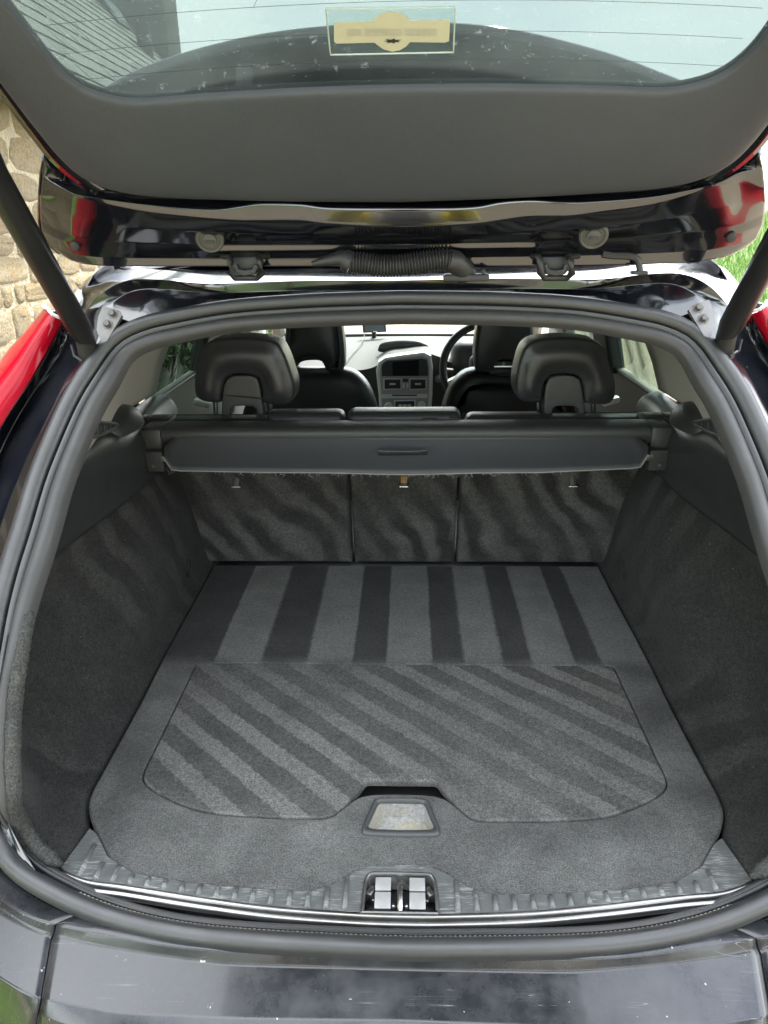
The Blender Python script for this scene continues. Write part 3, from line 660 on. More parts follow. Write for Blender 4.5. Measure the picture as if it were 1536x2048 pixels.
for mf_ in (lambda q: q, mirror):
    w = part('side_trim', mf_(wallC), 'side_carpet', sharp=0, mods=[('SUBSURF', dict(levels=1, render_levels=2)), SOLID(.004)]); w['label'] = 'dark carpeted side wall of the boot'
    u = part('side_shelf', mf_(wallP), 'plastic_green', sharp=0, mods=[('SUBSURF', dict(levels=1, render_levels=2)), SOLID(.004)])
    # vent grille on the shelf
    vq = [onY(x, y, yy) for x, y, yy in ((176, 850, 1.15), (226, 852, 1.25), (224, 860, 1.24), (176, 880, 1.12))]
    cg = sum(vq, Vector()) / 4; loopv = arclen([Vector(p) + Vector((.006, 0, .004)) for p in vq], 32, closed=True)
    g_ = part('vent_grille', mf_(tube([Vector(p) for p in loopv] + [Vector(loopv[0])], .0028, 6)), 'plastic', u)
    part('vent_recess', mf_(([V3(p) for p in loopv], [tuple(range(32))])), 'rubber', g_)
    for f in (.25, .5, .75): part('slat', mf_(tube([vq[0].lerp(vq[1], f) + Vector((.006, 0, .004)), vq[3].lerp(vq[2], f) + Vector((.006, 0, .004))], .002, 6)), 'plastic', g_)
    # fuzzy carpet edging along the seal
    eg = [seal_pt(k, -.021, -.005) for k in range(45, 100) if SEAL_H[k][2] < 1.115 and SEAL_H[k][0] < -.49]
    eg = arclen(eg, 160); rr_ = [.0085 * min(1, (k + 1) / 8, (160 - k) / 8) + .002 for k in range(160)]
    ev, ef = tube([Vector(p) for p in eg], rr_, 14)
    ev = [Vector(p) + Vector(rng.normal(0, .0008, 3)) for p in ev]
    part('carpet_edging', mf_((ev, ef)), 'edge_carpet', w, sharp=0)
    # tie-down hole near the seat
    hx = [onX(x, y, -.5525) for x, y in ((376, 1152), (370, 1140), (372, 1122), (378, 1116), (381, 1130), (380, 1148))]
    hp_ = arclen(hx, 24, closed=True); part('tie_down', mf_(join(tube([Vector(p) for p in hp_] + [Vector(hp_[0])], .003, 6), ([V3(p) for p in hp_], [tuple(range(24))]))), 'rubber', w)

# ---- D-pillar lining, belt-reel cover, quarter window, doors and pillars
for mf_ in (lambda q: q, mirror):
    a = [seal_pt(k, -.026, -.012) for k in range(9, 47) if 1.275 < SEAL_H[k][2]]
    A = arclen(a, 30)                                            # from top to waist along the seal
    B = lerp_pts([(-.50, 1.55, 1.515), (-.585, 1.86, 1.46), (-.628, 1.97, 1.37), (-.650, 1.90, 1.29), (-.660, 1.85, 1.225)], 30)
    rws = [[Vector(p).lerp(Vector(q), f) + Vector((-.03 * math.sin(f * math.pi), 0, 0)) for p, q in zip(A, B)] for f in np.linspace(0, 1, 8)]
    part('pillar_lining', mf_(grid(rws)), 'cloth', sharp=0, mods=[SOLID(.004)])
    dome = []
    for k in range(9):
        th_ = k / 8 * math.pi / 2; dome.append([Vector((-.622 + .042 * math.cos(th_) * math.cos(q), 1.50 + .09 * math.cos(th_) * math.sin(q), 1.222 + .050 * math.sin(th_))) for q in np.linspace(0, 2 * math.pi, 25)[:-1]])
    part('belt_cover', mf_(grid(dome, closed_u=True)), 'plastic_green', sharp=0)
    # outer side structure: waist panel, window panes, pillars
    part('side_panel', mf_(rbox((-.675, 2.55, 1.02), (.03, 1.70, .38), .01)), 'beige')
    part('window_ledge', mf_(tube([Vector((-.655, y, 1.208)) for y in np.linspace(1.82, 3.35, 12)], .006, 8)), 'dash_dark')
    def side_pane(y0, y1, yt0, yt1): return join(([(-.672, y0, 1.205), (-.672, y1, 1.205), (-.60, yt1, 1.50), (-.60, yt0, 1.50)], [(0, 1, 2, 3)]))
    part('side_window', mf_(side_pane(1.83, 2.24, 2.0, 2.28)), 'side_glass', mods=[SOLID(.004)])
    part('side_window', mf_(side_pane(2.40, 2.95, 2.42, 2.93)), 'side_glass', mods=[SOLID(.004)])
    part('side_window', mf_(side_pane(3.08, 3.75, 3.06, 3.35)), 'side_glass', mods=[SOLID(.004)])
    def pillar(y0, y1, yt0, yt1, th_=.05): return ([(x0, y, z) for x0, xt, off in ((-.69, -.62, 0), (-.69 + th_, -.62 + th_, 0)) for (x0, y, z) in ((x0, y0, 1.19), (x0, y1, 1.19), (xt, yt1, 1.53), (xt, yt0, 1.53))], [(0, 1, 2, 3), (4, 7, 6, 5), (0, 4, 5, 1), (1, 5, 6, 2), (2, 6, 7, 3), (3, 7, 4, 0)])
    part('door_pillar', mf_(pillar(2.23, 2.42, 2.27, 2.44)), 'dash_dark', mods=[('BEVEL', dict(width=.012, segments=3))])
    part('door_pillar', mf_(pillar(2.94, 3.09, 2.92, 3.07)), 'beige', mods=[('BEVEL', dict(width=.012, segments=3))])
    part('windscreen_pillar', mf_(tube([Vector((-.70, 4.02, 1.06)), Vector((-.68, 3.75, 1.24)), Vector((-.60, 3.30, 1.56))], .04, 10)), 'beige')
    part('outer_skin', mf_(grid([[(-.80, 1.3, .3), (-.86, 2.2, .3), (-.86, 4.2, .3)], [(-.80, 1.3, .9), (-.88, 2.2, .9), (-.88, 4.2, .9)], [(-.70, 1.3, 1.19), (-.75, 2.2, 1.19), (-.75, 4.2, 1.10)]])), 'paint', mods=[SOLID(.004), ('SUBSURF', dict(levels=2, render_levels=2))])
    part('roof_rail_blocker', mf_(tube([Vector((-.575, 1.52, 1.515)), Vector((-.615, 1.8, 1.535)), Vector((-.63, 2.4, 1.555)), Vector((-.62, 3.0, 1.555)), Vector((-.60, 3.35, 1.54))], .062, 12)), 'beige')  # added to close the gap where sun leaked past the roof edge
    part('quarter_skin_blocker', mf_(grid([[(-.66, 1.24, 1.15), (-.675, 1.5, 1.15), (-.70, 1.87, 1.15)], [(-.64, 1.30, 1.36), (-.66, 1.6, 1.36), (-.68, 1.95, 1.36)], [(-.60, 1.34, 1.52), (-.625, 1.7, 1.53), (-.64, 2.04, 1.53)], [(-.53, 1.36, 1.585), (-.57, 1.7, 1.615), (-.58, 2.04, 1.64)]])), 'paint', mods=[('SUBSURF', dict(levels=1, render_levels=1)), SOLID(.003)])  # added out of view to keep sun spots off the load floor
    # door handle catch seen beside the head restraint
    part('door_pull', mf_(rbox(onY(262 + 143, 806, 2.0), (.05, .03, .018), .006, Matrix.Rotation(.3, 3, 'Y'))), 'silver')
part('cabin_floor', rbox((0, 2.9, .38), (1.36, 2.2, .04), .01), 'dash_dark')
part('windscreen', ([(-.68, 4.03, 1.05), (.68, 4.03, 1.05), (.58, 3.30, 1.58), (-.58, 3.30, 1.58)], [(0, 1, 2, 3)]), 'screen_glass', mods=[SOLID(.005)])

part('underbody_blocker', rbox((0, 1.27, .50), (1.36, 1.14, .40), .02), 'rubber')  # unseen opaque box, added to stop light leaking up round the load floor
part('rear_seat_cushion', rbox((0, 2.08, .60), (1.22, .50, .30), .06, None, 4), 'leather')  # unseen seat base, added to close a slit of light below the seat backs
# ---- rear seat backs (carpeted) and tops
SB0, SB1 = Vector((0, 1.785, .752)), Vector((0, 1.672, 1.178)); SBd = (SB1 - SB0).normalized(); SBn = Vector((0, -SBd.z, SBd.y))
def on_seat(px, py):
    d = ray(px, py); k = (SB0 - CAM).dot(SBn) / d.dot(SBn); p = CAM + d * k; return p.x, (p - SB0).dot(SBd)
def seat_pt(a, b, dep): p = SB0 + SBd * b - SBn * dep; return (a, p.y, p.z)
hgt = (SB1 - SB0).length
left_ol = [(-.553, .004), (-.560, .05), (-.567, .085), (-.590, .13), (-.600, .165), (-.600, .25), (-.600, hgt), (-.146, hgt), (-.146, .30), (-.146, .15), (-.146, .004)]
mid_ol = [(-.138, .004), (-.138, .2), (-.138, hgt), (.138, hgt), (.138, .2), (.138, .004)]
right_ol = [(-a, b) for a, b in left_ol]
def dense(ol, step=.02):
    out = []
    for k in range(len(ol)):
        p, q = np.array(ol[k]), np.array(ol[(k + 1) % len(ol)]); m_ = max(1, int(np.linalg.norm(q - p) / step)); out += [tuple(p + (q - p) * j / m_) for j in range(m_)]
    return out
for nm, ol, lab, ax in (('rear_seat_back', left_ol, 'left rear seat back, its carpet brushed into curved streaks', -.432), ('rear_seat_back', mid_ol, 'narrow middle rear seat back with a rusty anchor loop', .0), ('rear_seat_back', right_ol, 'right rear seat back, its carpet brushed into curved streaks', .428)):
    s_b = part(nm, puffy(dense(ol), round_layers(.008, .07, 3), seat_pt), 'seat_carpet', sharp=40); s_b['label'] = lab
    y_ = .272; c = Vector(seat_pt(ax, y_, 0)); rgt = Vector((1, 0, 0))
    slot = part('anchor_slot', rbox(c + SBd * .012 - SBn * -.001, (.016, .006, .034), .003, Matrix.Rotation(-.26, 3, 'X')), 'plastic', s_b)
    part('anchor_loop', tube([c + rgt * -.011 + SBn * -.004, c + rgt * -.010 + SBn * .010 - SBd * .003, c + rgt * .010 + SBn * .010 - SBd * .003, c + rgt * .011 + SBn * -.004], .0022, 8), 'steel', s_b)
    if ax == 0.0:
        rp = part('rust_stain', rbox(c + SBd * .016 + SBn * .002, (.017, .004, .022), .002, Matrix.Rotation(-.26, 3, 'X')), simple('rust', (.30, .17, .06), .9, 0, .4, 150), s_b)
# leather crowns
def crown(x0, x1, z0, z1, y0, y1, r_=.018): return rbox(((x0 + x1) / 2, (y0 + y1) / 2, (z0 + z1) / 2), (x1 - x0, y1 - y0, z1 - z0), r_, None, 4)
for nm, b_, lab in (('seat_crown', (-.59, -.145, 1.12, 1.199, 1.655, 1.722), None), ('seat_crown', (-.335, -.143, 1.14, 1.213, 1.66, 1.728), None), ('seat_crown', (-.136, .138, 1.12, 1.216, 1.650, 1.728), 'taller leather crown of the middle rear seat'), ('seat_crown', (.147, .59, 1.12, 1.199, 1.655, 1.722), None), ('seat_crown', (.150, .345, 1.14, 1.204, 1.66, 1.726), None)):
    o = part(nm, crown(*b_), 'leather', sharp=0)
    if lab: o['label'] = lab
for s in (-1, 1):
    part('release_block', rbox((s * .615, 1.66, 1.190), (.115, .055, .034), .005), 'plastic')
    for k in (0, 1): part('release_button', rbox((s * (.585 + .048 * k), 1.655, 1.2085), (.042, .036, .004), .0015), 'plastic_green')
# buckles on the middle crown
part('belt_buckle', rbox((.062, 1.648, 1.196), (.040, .012, .016), .003), 'dash_dark'); part('belt_buckle', rbox((.121, 1.648, 1.197), (.024, .012, .018), .003), 'dash_dark')

# ---- rear head restraints
HY = 1.70
def headrest(cx_px, lab):
    dx = cx_px - 487
    ol = [(388, 788), (387, 762), (393, 728), (402, 700), (416, 685), (440, 678), (487, 675), (534, 679), (556, 688), (570, 712), (581, 745), (588, 770), (587, 795), (578, 808), (560, 812), (528, 809), (524, 800), (522, 775), (516, 757), (500, 750), (484, 749), (465, 750), (450, 757), (443, 778), (440, 800), (436, 808), (410, 806), (395, 800)]
    pts = [onY(x + dx, y, HY) for x, y in ol]; poly = [tuple(p) for p in arclen([(p.x, p.z) for p in pts], 90, closed=True)]
    cz = np.mean([p[1] for p in poly]); cx = np.mean([p[0] for p in poly])
    def place(a, b, dep): return (a, HY + dep + .25 * (b - cz) * -.3 , b)
    h = part('head_restraint', puffy(poly, round_layers(.012, .10, 4), place, fill=.010, dome=.016), 'leather', sharp=0); h['label'] = lab
    # seam piping round the back face
    pip = inset2(np.array(poly), .009); part('piping', tube([Vector(place(a, b, .0035)) for a, b in pip[2:46]], .0011, 5), 'plastic', h)
    so = [(443, 832), (444, 800), (447, 772), (454, 758), (466, 752), (484, 750.5), (502, 752), (514, 758), (519, 774), (523, 800), (528, 832), (513, 832), (512, 818), (505, 813), (487, 812), (468, 813), (461, 818), (460, 832)]
    sp_ = [onY(x + dx, y, HY + .006) for x, y in so]; poly2 = dense([(p.x, p.z) for p in sp_], .008)
    part('restraint_support', puffy(poly2, round_layers(.003, .05, 3), lambda a, b, d: (a, HY + .006 + d, b), fill=.008), 'plastic', h)
    for xx in (430, 540): part('post', tube([onY(xx + dx, 790, HY + .05), onY(xx + dx + 3, 845, HY + .05)], .006, 10), 'chrome', h)
headrest(487, 'left rear black leather head restraint'); headrest(1132, 'right rear black leather head restraint')

# ---- front seats
FY = 2.60
def front_seat(dx, flip, lab):
    X = (lambda x: x + dx) if not flip else (lambda x: dx - x)
    def P(l, y): return [onY(X(a), b, y) for a, b in l]
    hd = [(572, 650), (569, 690), (567, 725), (575, 742), (590, 740), (597, 728), (612, 722), (640, 722), (648, 732), (655, 744), (680, 745), (688, 735), (689, 700), (684, 655), (680, 640), (672, 610), (650, 600), (610, 600), (580, 612)]
    p_ = P(hd, FY); poly = [tuple(q) for q in arclen([(q.x, q.z) for q in p_], 80, closed=True)]
    s_o = [(470, 1010), (468, 900), (490, 800), (520, 765), (560, 748), (600, 744), (660, 742), (700, 745), (725, 762), (742, 788), (755, 830), (764, 900), (768, 1010)]
    p2 = P(s_o, FY + .02); poly2 = [tuple(q) for q in arclen([(q.x, q.z) for q in p2], 90, closed=True)]
    st = part('front_seat', puffy(poly2, round_layers(.05, .14, 5), lambda a, b, d: (a, FY + .02 + d, b), fill=.03, dome=.02), 'leather', sharp=0); st['label'] = lab
    part('head_restraint', puffy(poly, round_layers(.020, .11, 5), lambda a, b, d: (a, FY - .01 + d, b), fill=.02, dome=.01), 'leather', st, sharp=0)
    part('neck_bridge', rbox(onY(X(625), 742, FY + .05), (.14, .06, .03), .01), 'leather', st)
    c_ = onY(X(681), 676, FY + .04); part('restraint_knob', lathe(c_, (1 if not flip else -1, 0, 0), [(.014, 0), (.014, .006), (.010, .008)], 16), 'silver', st)
front_seat(0, False, 'black leather passenger seat seen from behind'); front_seat(1638, True, 'black leather driver seat behind the steering wheel')
# ---- dashboard
DY = 3.30
def PY(l, y): return [onY(a, b, y) for a, b in l]
near = PY([(230, 742), (450, 738), (620, 736), (700, 741), (745, 735), (775, 716), (803, 711), (850, 706), (885, 716), (905, 725), (960, 712), (1060, 712), (1160, 735), (1380, 745)], DY + .02)
far = PY([(230, 676), (450, 675), (620, 674), (700, 673), (745, 672), (775, 672), (803, 672), (850, 672), (885, 672), (905, 672), (960, 672), (1060, 673), (1160, 674), (1380, 676)], 3.95)
near = [Vector((max(-.66, min(.66, p.x)), p.y, p.z)) for p in near]; far = [Vector((max(-.66, min(.66, p.x)), p.y, p.z)) for p in far]
A, B = arclen(near, 80), arclen(far, 80)
rows = [[Vector(p) + Vector((0, .03, -.5)) for p in A], [Vector(p) + Vector((0, .0, -.10)) for p in A], [Vector(p) + Vector((0, -.004, -.03)) for p in A], [Vector(p) for p in A]] + [[Vector(p).lerp(Vector(q), f) + Vector((0, 0, .018 * math.sin(f * math.pi))) for p, q in zip(A, B)] for f in (.12, .3, .5, .7, .88, 1)]
dash = part('dashboard', grid(rows), 'dash_grey', sharp=50, mods=[SOLID(.01)]); dash['label'] = 'pale grey dashboard beyond the front seats'
part('lower_fascia', rbox((.0, 3.40, .70), (1.3, .12, .30), .03), 'dash_dark', dash)
part('windscreen_band', tube([Vector(q) + Vector((0, 0, .006)) for q in B], .010, 8), 'rubber', dash)
spk = PY([(760, 705), (757, 697), (765, 687), (800, 682), (835, 684), (858, 694), (850, 698), (800, 704)], 3.47)
sp_ = arclen(spk, 40, closed=True); part('speaker_grille', ([V3(Vector(p) + Vector((0, 0, .003))) for p in sp_], [tuple(range(40))]), 'plastic_green', dash, mods=[SOLID(.004)])
def flat(l, y, dep, mat, nm, par, r_=.003, bev_n=2, d_=.010):
    p_ = PY(l, y); poly = dense([(q.x, q.z) for q in p_], d_); return part(nm, puffy(poly, round_layers(r_, dep, bev_n), lambda a, b, d: (a, y + d, b)), mat, par)
stk = flat([(760, 850), (757, 790), (752, 742), (757, 724), (770, 715), (800, 710), (848, 704), (862, 711), (866, 735), (865, 790), (860, 850)], DY - .02, .06, 'silver', 'centre_stack', None, .006, 3); stk['label'] = 'silver framed centre stack with screen, vents and knobs'
flat([(764, 850), (763, 790), (759, 745), (763, 729), (773, 720), (800, 716), (845, 711), (856, 717), (859, 738), (858, 790), (853, 850)], DY - .022, .02, simple('stack_face', (.36, .37, .37), .4, 0, .05), 'stack_face', stk, .003)
flat([(764, 753), (763, 735), (766, 726), (774, 721), (845, 717), (854, 720), (856, 735), (856, 752)], DY - .026, .012, 'dash_dark', 'screen_recess', stk, .003)
flat([(785, 752), (785, 724), (838, 720), (838, 752)], DY - .028, .004, simple('screen_black', (.012, .014, .018), .15, 0, .05), 'display', stk, .001)
for x0, x1 in ((767, 803), (819, 853)):
    vt = flat([(x0, 780), (x0, 757), (x1, 757), (x1, 779)], DY - .026, .010, 'silver', 'air_vent', stk, .002)
    flat([(x0 + 2, 778), (x0 + 2, 759), (x1 - 2, 759), (x1 - 2, 777)], DY - .028, .006, 'rubber', 'air_duct', stk, .001)
    for k in range(5):
        y_ = 761.5 + k * 3.7; flat([(x0 + 2, y_ + 1.0), (x0 + 2, y_ - 1.0), (x1 - 2, y_ - 1.0), (x1 - 2, y_ + 1.0)], DY - .034, .012, 'dash_dark', 'vent_slat', stk, .0005, 1)
    flat([((x0 + x1) / 2 - 6, 770), ((x0 + x1) / 2 - 6, 767), ((x0 + x1) / 2 + 6, 767), ((x0 + x1) / 2 + 6, 770)], DY - .038, .012, 'silver', 'vent_tab', stk, .0005, 1)
for x in (807, 815): flat([(x - 2, 777), (x - 2, 767), (x + 2, 767), (x + 2, 777)], DY - .030, .012, 'silver', 'vent_wheel', stk, .001)
flat([(806, 764), (806, 758), (816, 758), (816, 764)], DY - .028, .01, 'dash_dark', 'hazard_button', stk, .001)
flat([(764, 797), (764, 789), (855, 788), (855, 796)], DY - .027, .01, 'silver', 'disc_panel', stk, .002); flat([(784, 792), (784, 789.5), (834, 789.5), (834, 792)], DY - .029, .006, 'rubber', 'disc_slot', stk, .0005)
for x, y in ((777, 812), (843, 810)): part('control_knob', lathe(onY(x, y, DY - .024), (0, -1, 0), [(.019, 0), (.019, .016), (.016, .019), (.010, .018)], 24), 'silver', stk)
flat([(788, 830), (788, 801), (831, 800), (831, 830)], DY - .026, .008, 'silver', 'keypad_frame', stk, .002); flat([(790.5, 830), (790.5, 803), (828.5, 802), (828.5, 830)], DY - .028, .008, 'dash_dark', 'keypad', stk, .001)
for r_ in range(3):
    for c_ in range(3): flat([(797 + c_ * 9, 812 + r_ * 5), (797 + c_ * 9, 809 + r_ * 5), (804 + c_ * 9, 809 + r_ * 5), (804 + c_ * 9, 812 + r_ * 5)], DY - .031, .006, 'silver', 'key', stk, .0005, 1)
# steering wheel, column, binnacle
part('instrument_binnacle', rbox(onY(985, 715, DY + .02), (.38, .22, .15), .05, Matrix.Rotation(-.2, 3, 'X'), 4), 'dash_dark')
wc = onY(975, 737, 3.02); tilt = Matrix.Rotation(R(-22), 3, 'X')
ringp = [wc + tilt @ Vector((.188 * math.cos(a), 0, .188 * math.sin(a))) for a in np.linspace(0, 2 * math.pi, 61)]
sw = part('steering_wheel', tube(ringp, .0165, 12, cap=False, up=tilt @ Vector((0, 1, 0))), 'leather', sharp=0)
part('wheel_hub', rbox(wc + Vector((0, .03, -.01)), (.15, .06, .13), .03, tilt, 3), 'dash_dark', sw)
for a in (R(200), R(-20), R(270)):
    d_ = tilt @ Vector((math.cos(a), 0, math.sin(a))); part('wheel_spoke', tube([wc + d_ * .05 + Vector((0, .02, 0)), wc + d_ * .12 + Vector((0, .01, 0)), wc + d_ * .183], [.026, .018, .015], 8), 'silver', sw)
part('button_pad', rbox(wc + tilt @ Vector((-.095, -.002, -.03)), (.035, .02, .05), .006, tilt), 'dash_dark', sw)
part('indicator_stalk', tube([onY(906, 742, 3.12), onY(880, 740, 3.12)], [.010, .013], 10), 'dash_dark'); part('start_button', lathe(onY(878, 757, DY - .0), (0, -1, 0), [(.018, 0), (.018, .01), (.012, .014)], 20), 'chrome')

# ---- things standing in the cabin
sn = empty('satnav', V3(onY(748, 668, 3.86)), 'small black satnav screen standing on the dashboard by the windscreen', 'satnav')
flat([(726, 666), (724, 646), (771, 645), (773, 664)], 3.85, .016, 'dash_dark', 'housing', sn, .003); flat([(730, 663.5), (728.5, 648), (767, 647.5), (769, 661.5)], 3.847, .004, simple('satnav_screen', (.10, .115, .125), .12, 0, .05), 'screen', sn, .0005, 1)
flat([(746, 664.3), (746, 662.8), (754, 662.5), (754, 664)], 3.845, .003, 'silver', 'badge', sn, .0003, 1); part('mount', tube([onY(748, 660, 3.87), onY(748, 676, 3.90)], .012, 8), 'dash_dark', sn)
cb = [onY(729, 669, 3.84), onY(727, 680, 3.72), onY(715, 697, 3.60), onY(702, 712, 3.48), onY(693, 722, 3.38), onY(690, 735, 3.315)]
cb = [p + Vector((0, 0, .004)) for p in cb]; cbl = make('charging_cable', *tube([Vector(p) for p in arclen(cb, 40)], .0028, 6), M['rubber']); tag(cbl, 'thin dark cable trailing across the pale dashboard from the satnav', 'cable')

# ---- load cover
cc = empty('cargo_cover', (0, 1.60, 1.17), 'black retractable load cover, nearly wound in, with a frayed edge behind the rear seats', 'load cover')
prof = [(1.560, 1.176), (1.556, 1.192), (1.566, 1.203), (1.60, 1.207), (1.635, 1.202), (1.642, 1.180), (1.630, 1.156), (1.60, 1.148), (1.570, 1.158)]
pr = arclen([(y, z, 0) for y, z in prof], 30, closed=True)
vs, fs = grid([[(x, p[0], p[1]) for p in pr] for x in (-.555, -.2, .2, .555)], closed_u=True); fs += [tuple(range(30)), tuple(90 + k for k in range(30))[::-1]]
part('cassette', (vs, fs), 'plastic', cc, sharp=40)
part('cassette_lip', rbox((0, 1.560, 1.1785), (1.10, .006, .006), .0025), 'plastic', cc)
for s in (-1, 1):
    part('end_cap', rbox((s * .580, 1.60, 1.176), (.052, .094, .060), .010), 'plastic', cc); ec = part('end_bracket', rbox((s * .572, 1.565, 1.133), (.045, .06, .050), .006), 'plastic', cc)
    part('lock_pin', rbox((s * .545, 1.540, 1.140), (.022, .012, .014), .002), 'steel', cc); part('lock_pin', lathe((s * .572, 1.533, 1.125), (0, -1, 0), [(.004, 0), (.004, .004)], 10), 'bolt', cc)
# stiff end flap of the blind
fx = np.linspace(-1, 1, 61)
def flap_edge(u):
    k = abs(u); lowpx = 945 + 4 * math.exp(-(u / .25) ** 2) - (10 if u > 0 else 4) * max(0, k - .55) / .45; return lowpx
rws = []
for f in np.linspace(0, 1, 9):
    row = []
    for u in fx:
        px = 812 + u * 485; y_top, y_bot = 870, flap_edge(u); cut = max(0, (abs(u) - .955) / .045); yb = y_bot - 26 * cut ** 2
        w_ = 1 - .040 * math.sin(min(1, max(0, (.55 - f)) / .55) * math.pi / 2) ** 1
        py = y_top + (yb - y_top) * f; Yd = 1.566 - .075 * f + .008 * math.sin(f * math.pi)
        row.append(onY(812 + u * 485 * w_, py, Yd))
    rws.append(row)
vs, fs = grid(rws)
flap = part('cover_flap', (vs, fs), 'cover', cc, sharp=0, mods=[SOLID(.0035)])
hc = [onY(x, y, 1.528) for x, y in ((752, 896), (752, 909), (857, 909), (857, 896))]
hq = sum(hc, Vector()) / 4 + Vector((0, -.006, .0)); rotf = Matrix.Rotation(R(-52), 3, 'X')
ph = part('pull_handle', rbox(hq, (.112, .008, .022), .004, Matrix.Rotation(R(48), 3, 'X')), 'dash_dark', flap)
part('handle_bar', rbox(hq + Vector((0, -.006, .003)), (.088, .008, .009), .003, Matrix.Rotation(R(48), 3, 'X')), 'plastic_green', flap)
edge_pts = [Vector(p) for p in rws[-1]]
part('frayed_edge', tube(edge_pts, [.0014 + .0006 * random.random() for _ in edge_pts], 6), 'fray', flap)
fv, ff = [], []
for k in range(70):                                             # loose threads hanging from the edge
    u = random.random(); q = arclen(edge_pts, 200)[int(u * 199)] if k == 0 else None
    base = edge_pts[min(60, max(1, int(random.gauss(28, 14))))] + Vector((random.uniform(-.01, .01), 0, 0)); l_ = random.uniform(.003, .011)
    pth = [base, base + Vector((random.uniform(-.004, .004), -.003, -l_ * .5)), base + Vector((random.uniform(-.008, .008), random.uniform(-.006, .002), -l_))]
    v_, f_ = tube(pth, [.0006, .0005, .0003], 4); o = len(fv); fv += v_; ff += [tuple(i + o for i in q_) for q_ in f_]
fr_ = part('loose_threads', (fv, ff), 'fray', flap); fr_['kind'] = 'stuff'

# ---- tailgate: inner sheet metal
def trow(l): return [onY(x, y, yy) for x, y, yy in l]
R0 = trow([(88, 322, 1.09), (150, 376, 1.13), (300, 396, 1.13), (520, 398, 1.13), (803, 404, 1.13), (1100, 394, 1.13), (1300, 380, 1.13), (1440, 352, 1.13), (1520, 312, 1.09)])
R1 = trow([(83, 350, 1.105), (118, 372, 1.10), (150, 388, 1.10), (200, 397, 1.10), (300, 410, 1.10), (420, 419, 1.10), (480, 412, 1.10), (520, 406, 1.10), (600, 408, 1.10), (660, 415, 1.10), (803, 416, 1.10), (940, 414, 1.10), (1000, 404, 1.10), (1060, 400, 1.10), (1140, 404, 1.10), (1200, 402, 1.10), (1300, 394, 1.10), (1380, 380, 1.10), (1440, 364, 1.10), (1480, 345, 1.10), (1526, 335, 1.105)])
R2 = trow([(80, 390, 1.125), (118, 392, 1.115), (150, 393, 1.102), (200, 405, 1.1025), (300, 424, 1.1025), (420, 437, 1.1025), (480, 441, 1.1025), (520, 441, 1.1025), (600, 441, 1.1025), (660, 448, 1.1025), (803, 454, 1.1025), (940, 448, 1.1025), (1000, 440, 1.1025), (1060, 432, 1.1025), (1140, 431, 1.1025), (1200, 423, 1.1025), (1300, 409, 1.1025), (1380, 388, 1.1025), (1440, 369, 1.102), (1480, 368, 1.115), (1530, 378, 1.125)])
R2b = trow([(79, 412, 1.15), (118, 425, 1.145), (150, 432, 1.135), (250, 452, 1.135), (450, 466, 1.135), (803, 470, 1.135), (1100, 462, 1.135), (1300, 444, 1.135), (1440, 415, 1.135), (1480, 408, 1.145), (1531, 400, 1.15)])
R3 = trow([(79, 440, 1.18), (118, 462, 1.18), (160, 474, 1.175), (250, 484, 1.175), (450, 489, 1.175), (700, 488, 1.175), (1035, 484, 1.175), (1200, 478, 1.175), (1380, 464, 1.175), (1440, 455, 1.175), (1490, 446, 1.18), (1530, 428, 1.18)])
R4 = trow([(82, 462, 1.197), (118, 478, 1.185), (160, 490, 1.1865), (250, 500, 1.1875), (400, 502, 1.186), (455, 502, 1.177), (700, 500, 1.177), (1035, 495, 1.177), (1090, 497, 1.186), (1200, 494, 1.1875), (1380, 484, 1.1875), (1440, 476, 1.1875), (1490, 462, 1.189), (1526, 450, 1.197)])
R5 = trow([(95, 488, 1.215), (125, 502, 1.21), (170, 512, 1.20), (250, 516, 1.20), (450, 516, 1.20), (700, 515, 1.20), (1035, 513, 1.20), (1200, 510, 1.20), (1380, 503, 1.20), (1430, 498, 1.20), (1480, 488, 1.21), (1514, 476, 1.215)])
R6 = trow([(120, 508, 1.225), (150, 525, 1.215), (190, 531, 1.203), (250, 533, 1.203), (450, 534, 1.203), (700, 534, 1.203), (1035, 533, 1.203), (1200, 531, 1.203), (1380, 526, 1.203), (1410, 522, 1.203), (1455, 513, 1.215), (1490, 497, 1.225)])
NT = 160
def byx(r_, n=NT):
    q = cr_spline(r_, len(r_) * 14); x0, x1 = q[0][0], q[-1][0]; t_ = np.linspace(x0, x1, n); xs_ = np.maximum.accumulate(q[:, 0]); return [Vector((x, np.interp(x, xs_, q[:, 1]), np.interp(x, xs_, q[:, 2]))) for x in t_]
TR = [byx(r_) for r_ in (R0, R1, R2, R2b, R3, R4, R5, R6)]
TR.insert(0, [p + Vector((0, .03, .07)) for p in TR[0]]); TR.append([p + Vector((0, .05, .012)) for p in TR[-1]]); TR.append([p + Vector((0, .10, .05)) for p in TR[-1]])  # last rows overhang the roof, shaped to block sun through the hinge gap
def lerp_rows(a, b, fs_): return [[p.lerp(q, f) for p, q in zip(a, b)] for f in fs_]
dense_r = []
for k in range(len(TR) - 1):
    dense_r.append(TR[k])
    dense_r += lerp_rows(TR[k], TR[k + 1], (.08, .92))
dense_r.append(TR[-1])
tg_ = part('tailgate', grid(dense_r), 'paint', sharp=0, mods=[('SUBSURF', dict(levels=1, render_levels=1)), SOLID(.003, 1)]); tg_['label'] = 'raised tailgate, glossy dark inner metal along its hinge edge'
# wing caps that close the tailgate's outer corners
for s in (0, -1):
    colp = [r_[s] for r_ in dense_r]; part('tailgate_flank', grid([colp, [p + Vector((.0, .05, .03)) for p in colp]]), 'paint', tg_, mods=[SOLID(.003)])
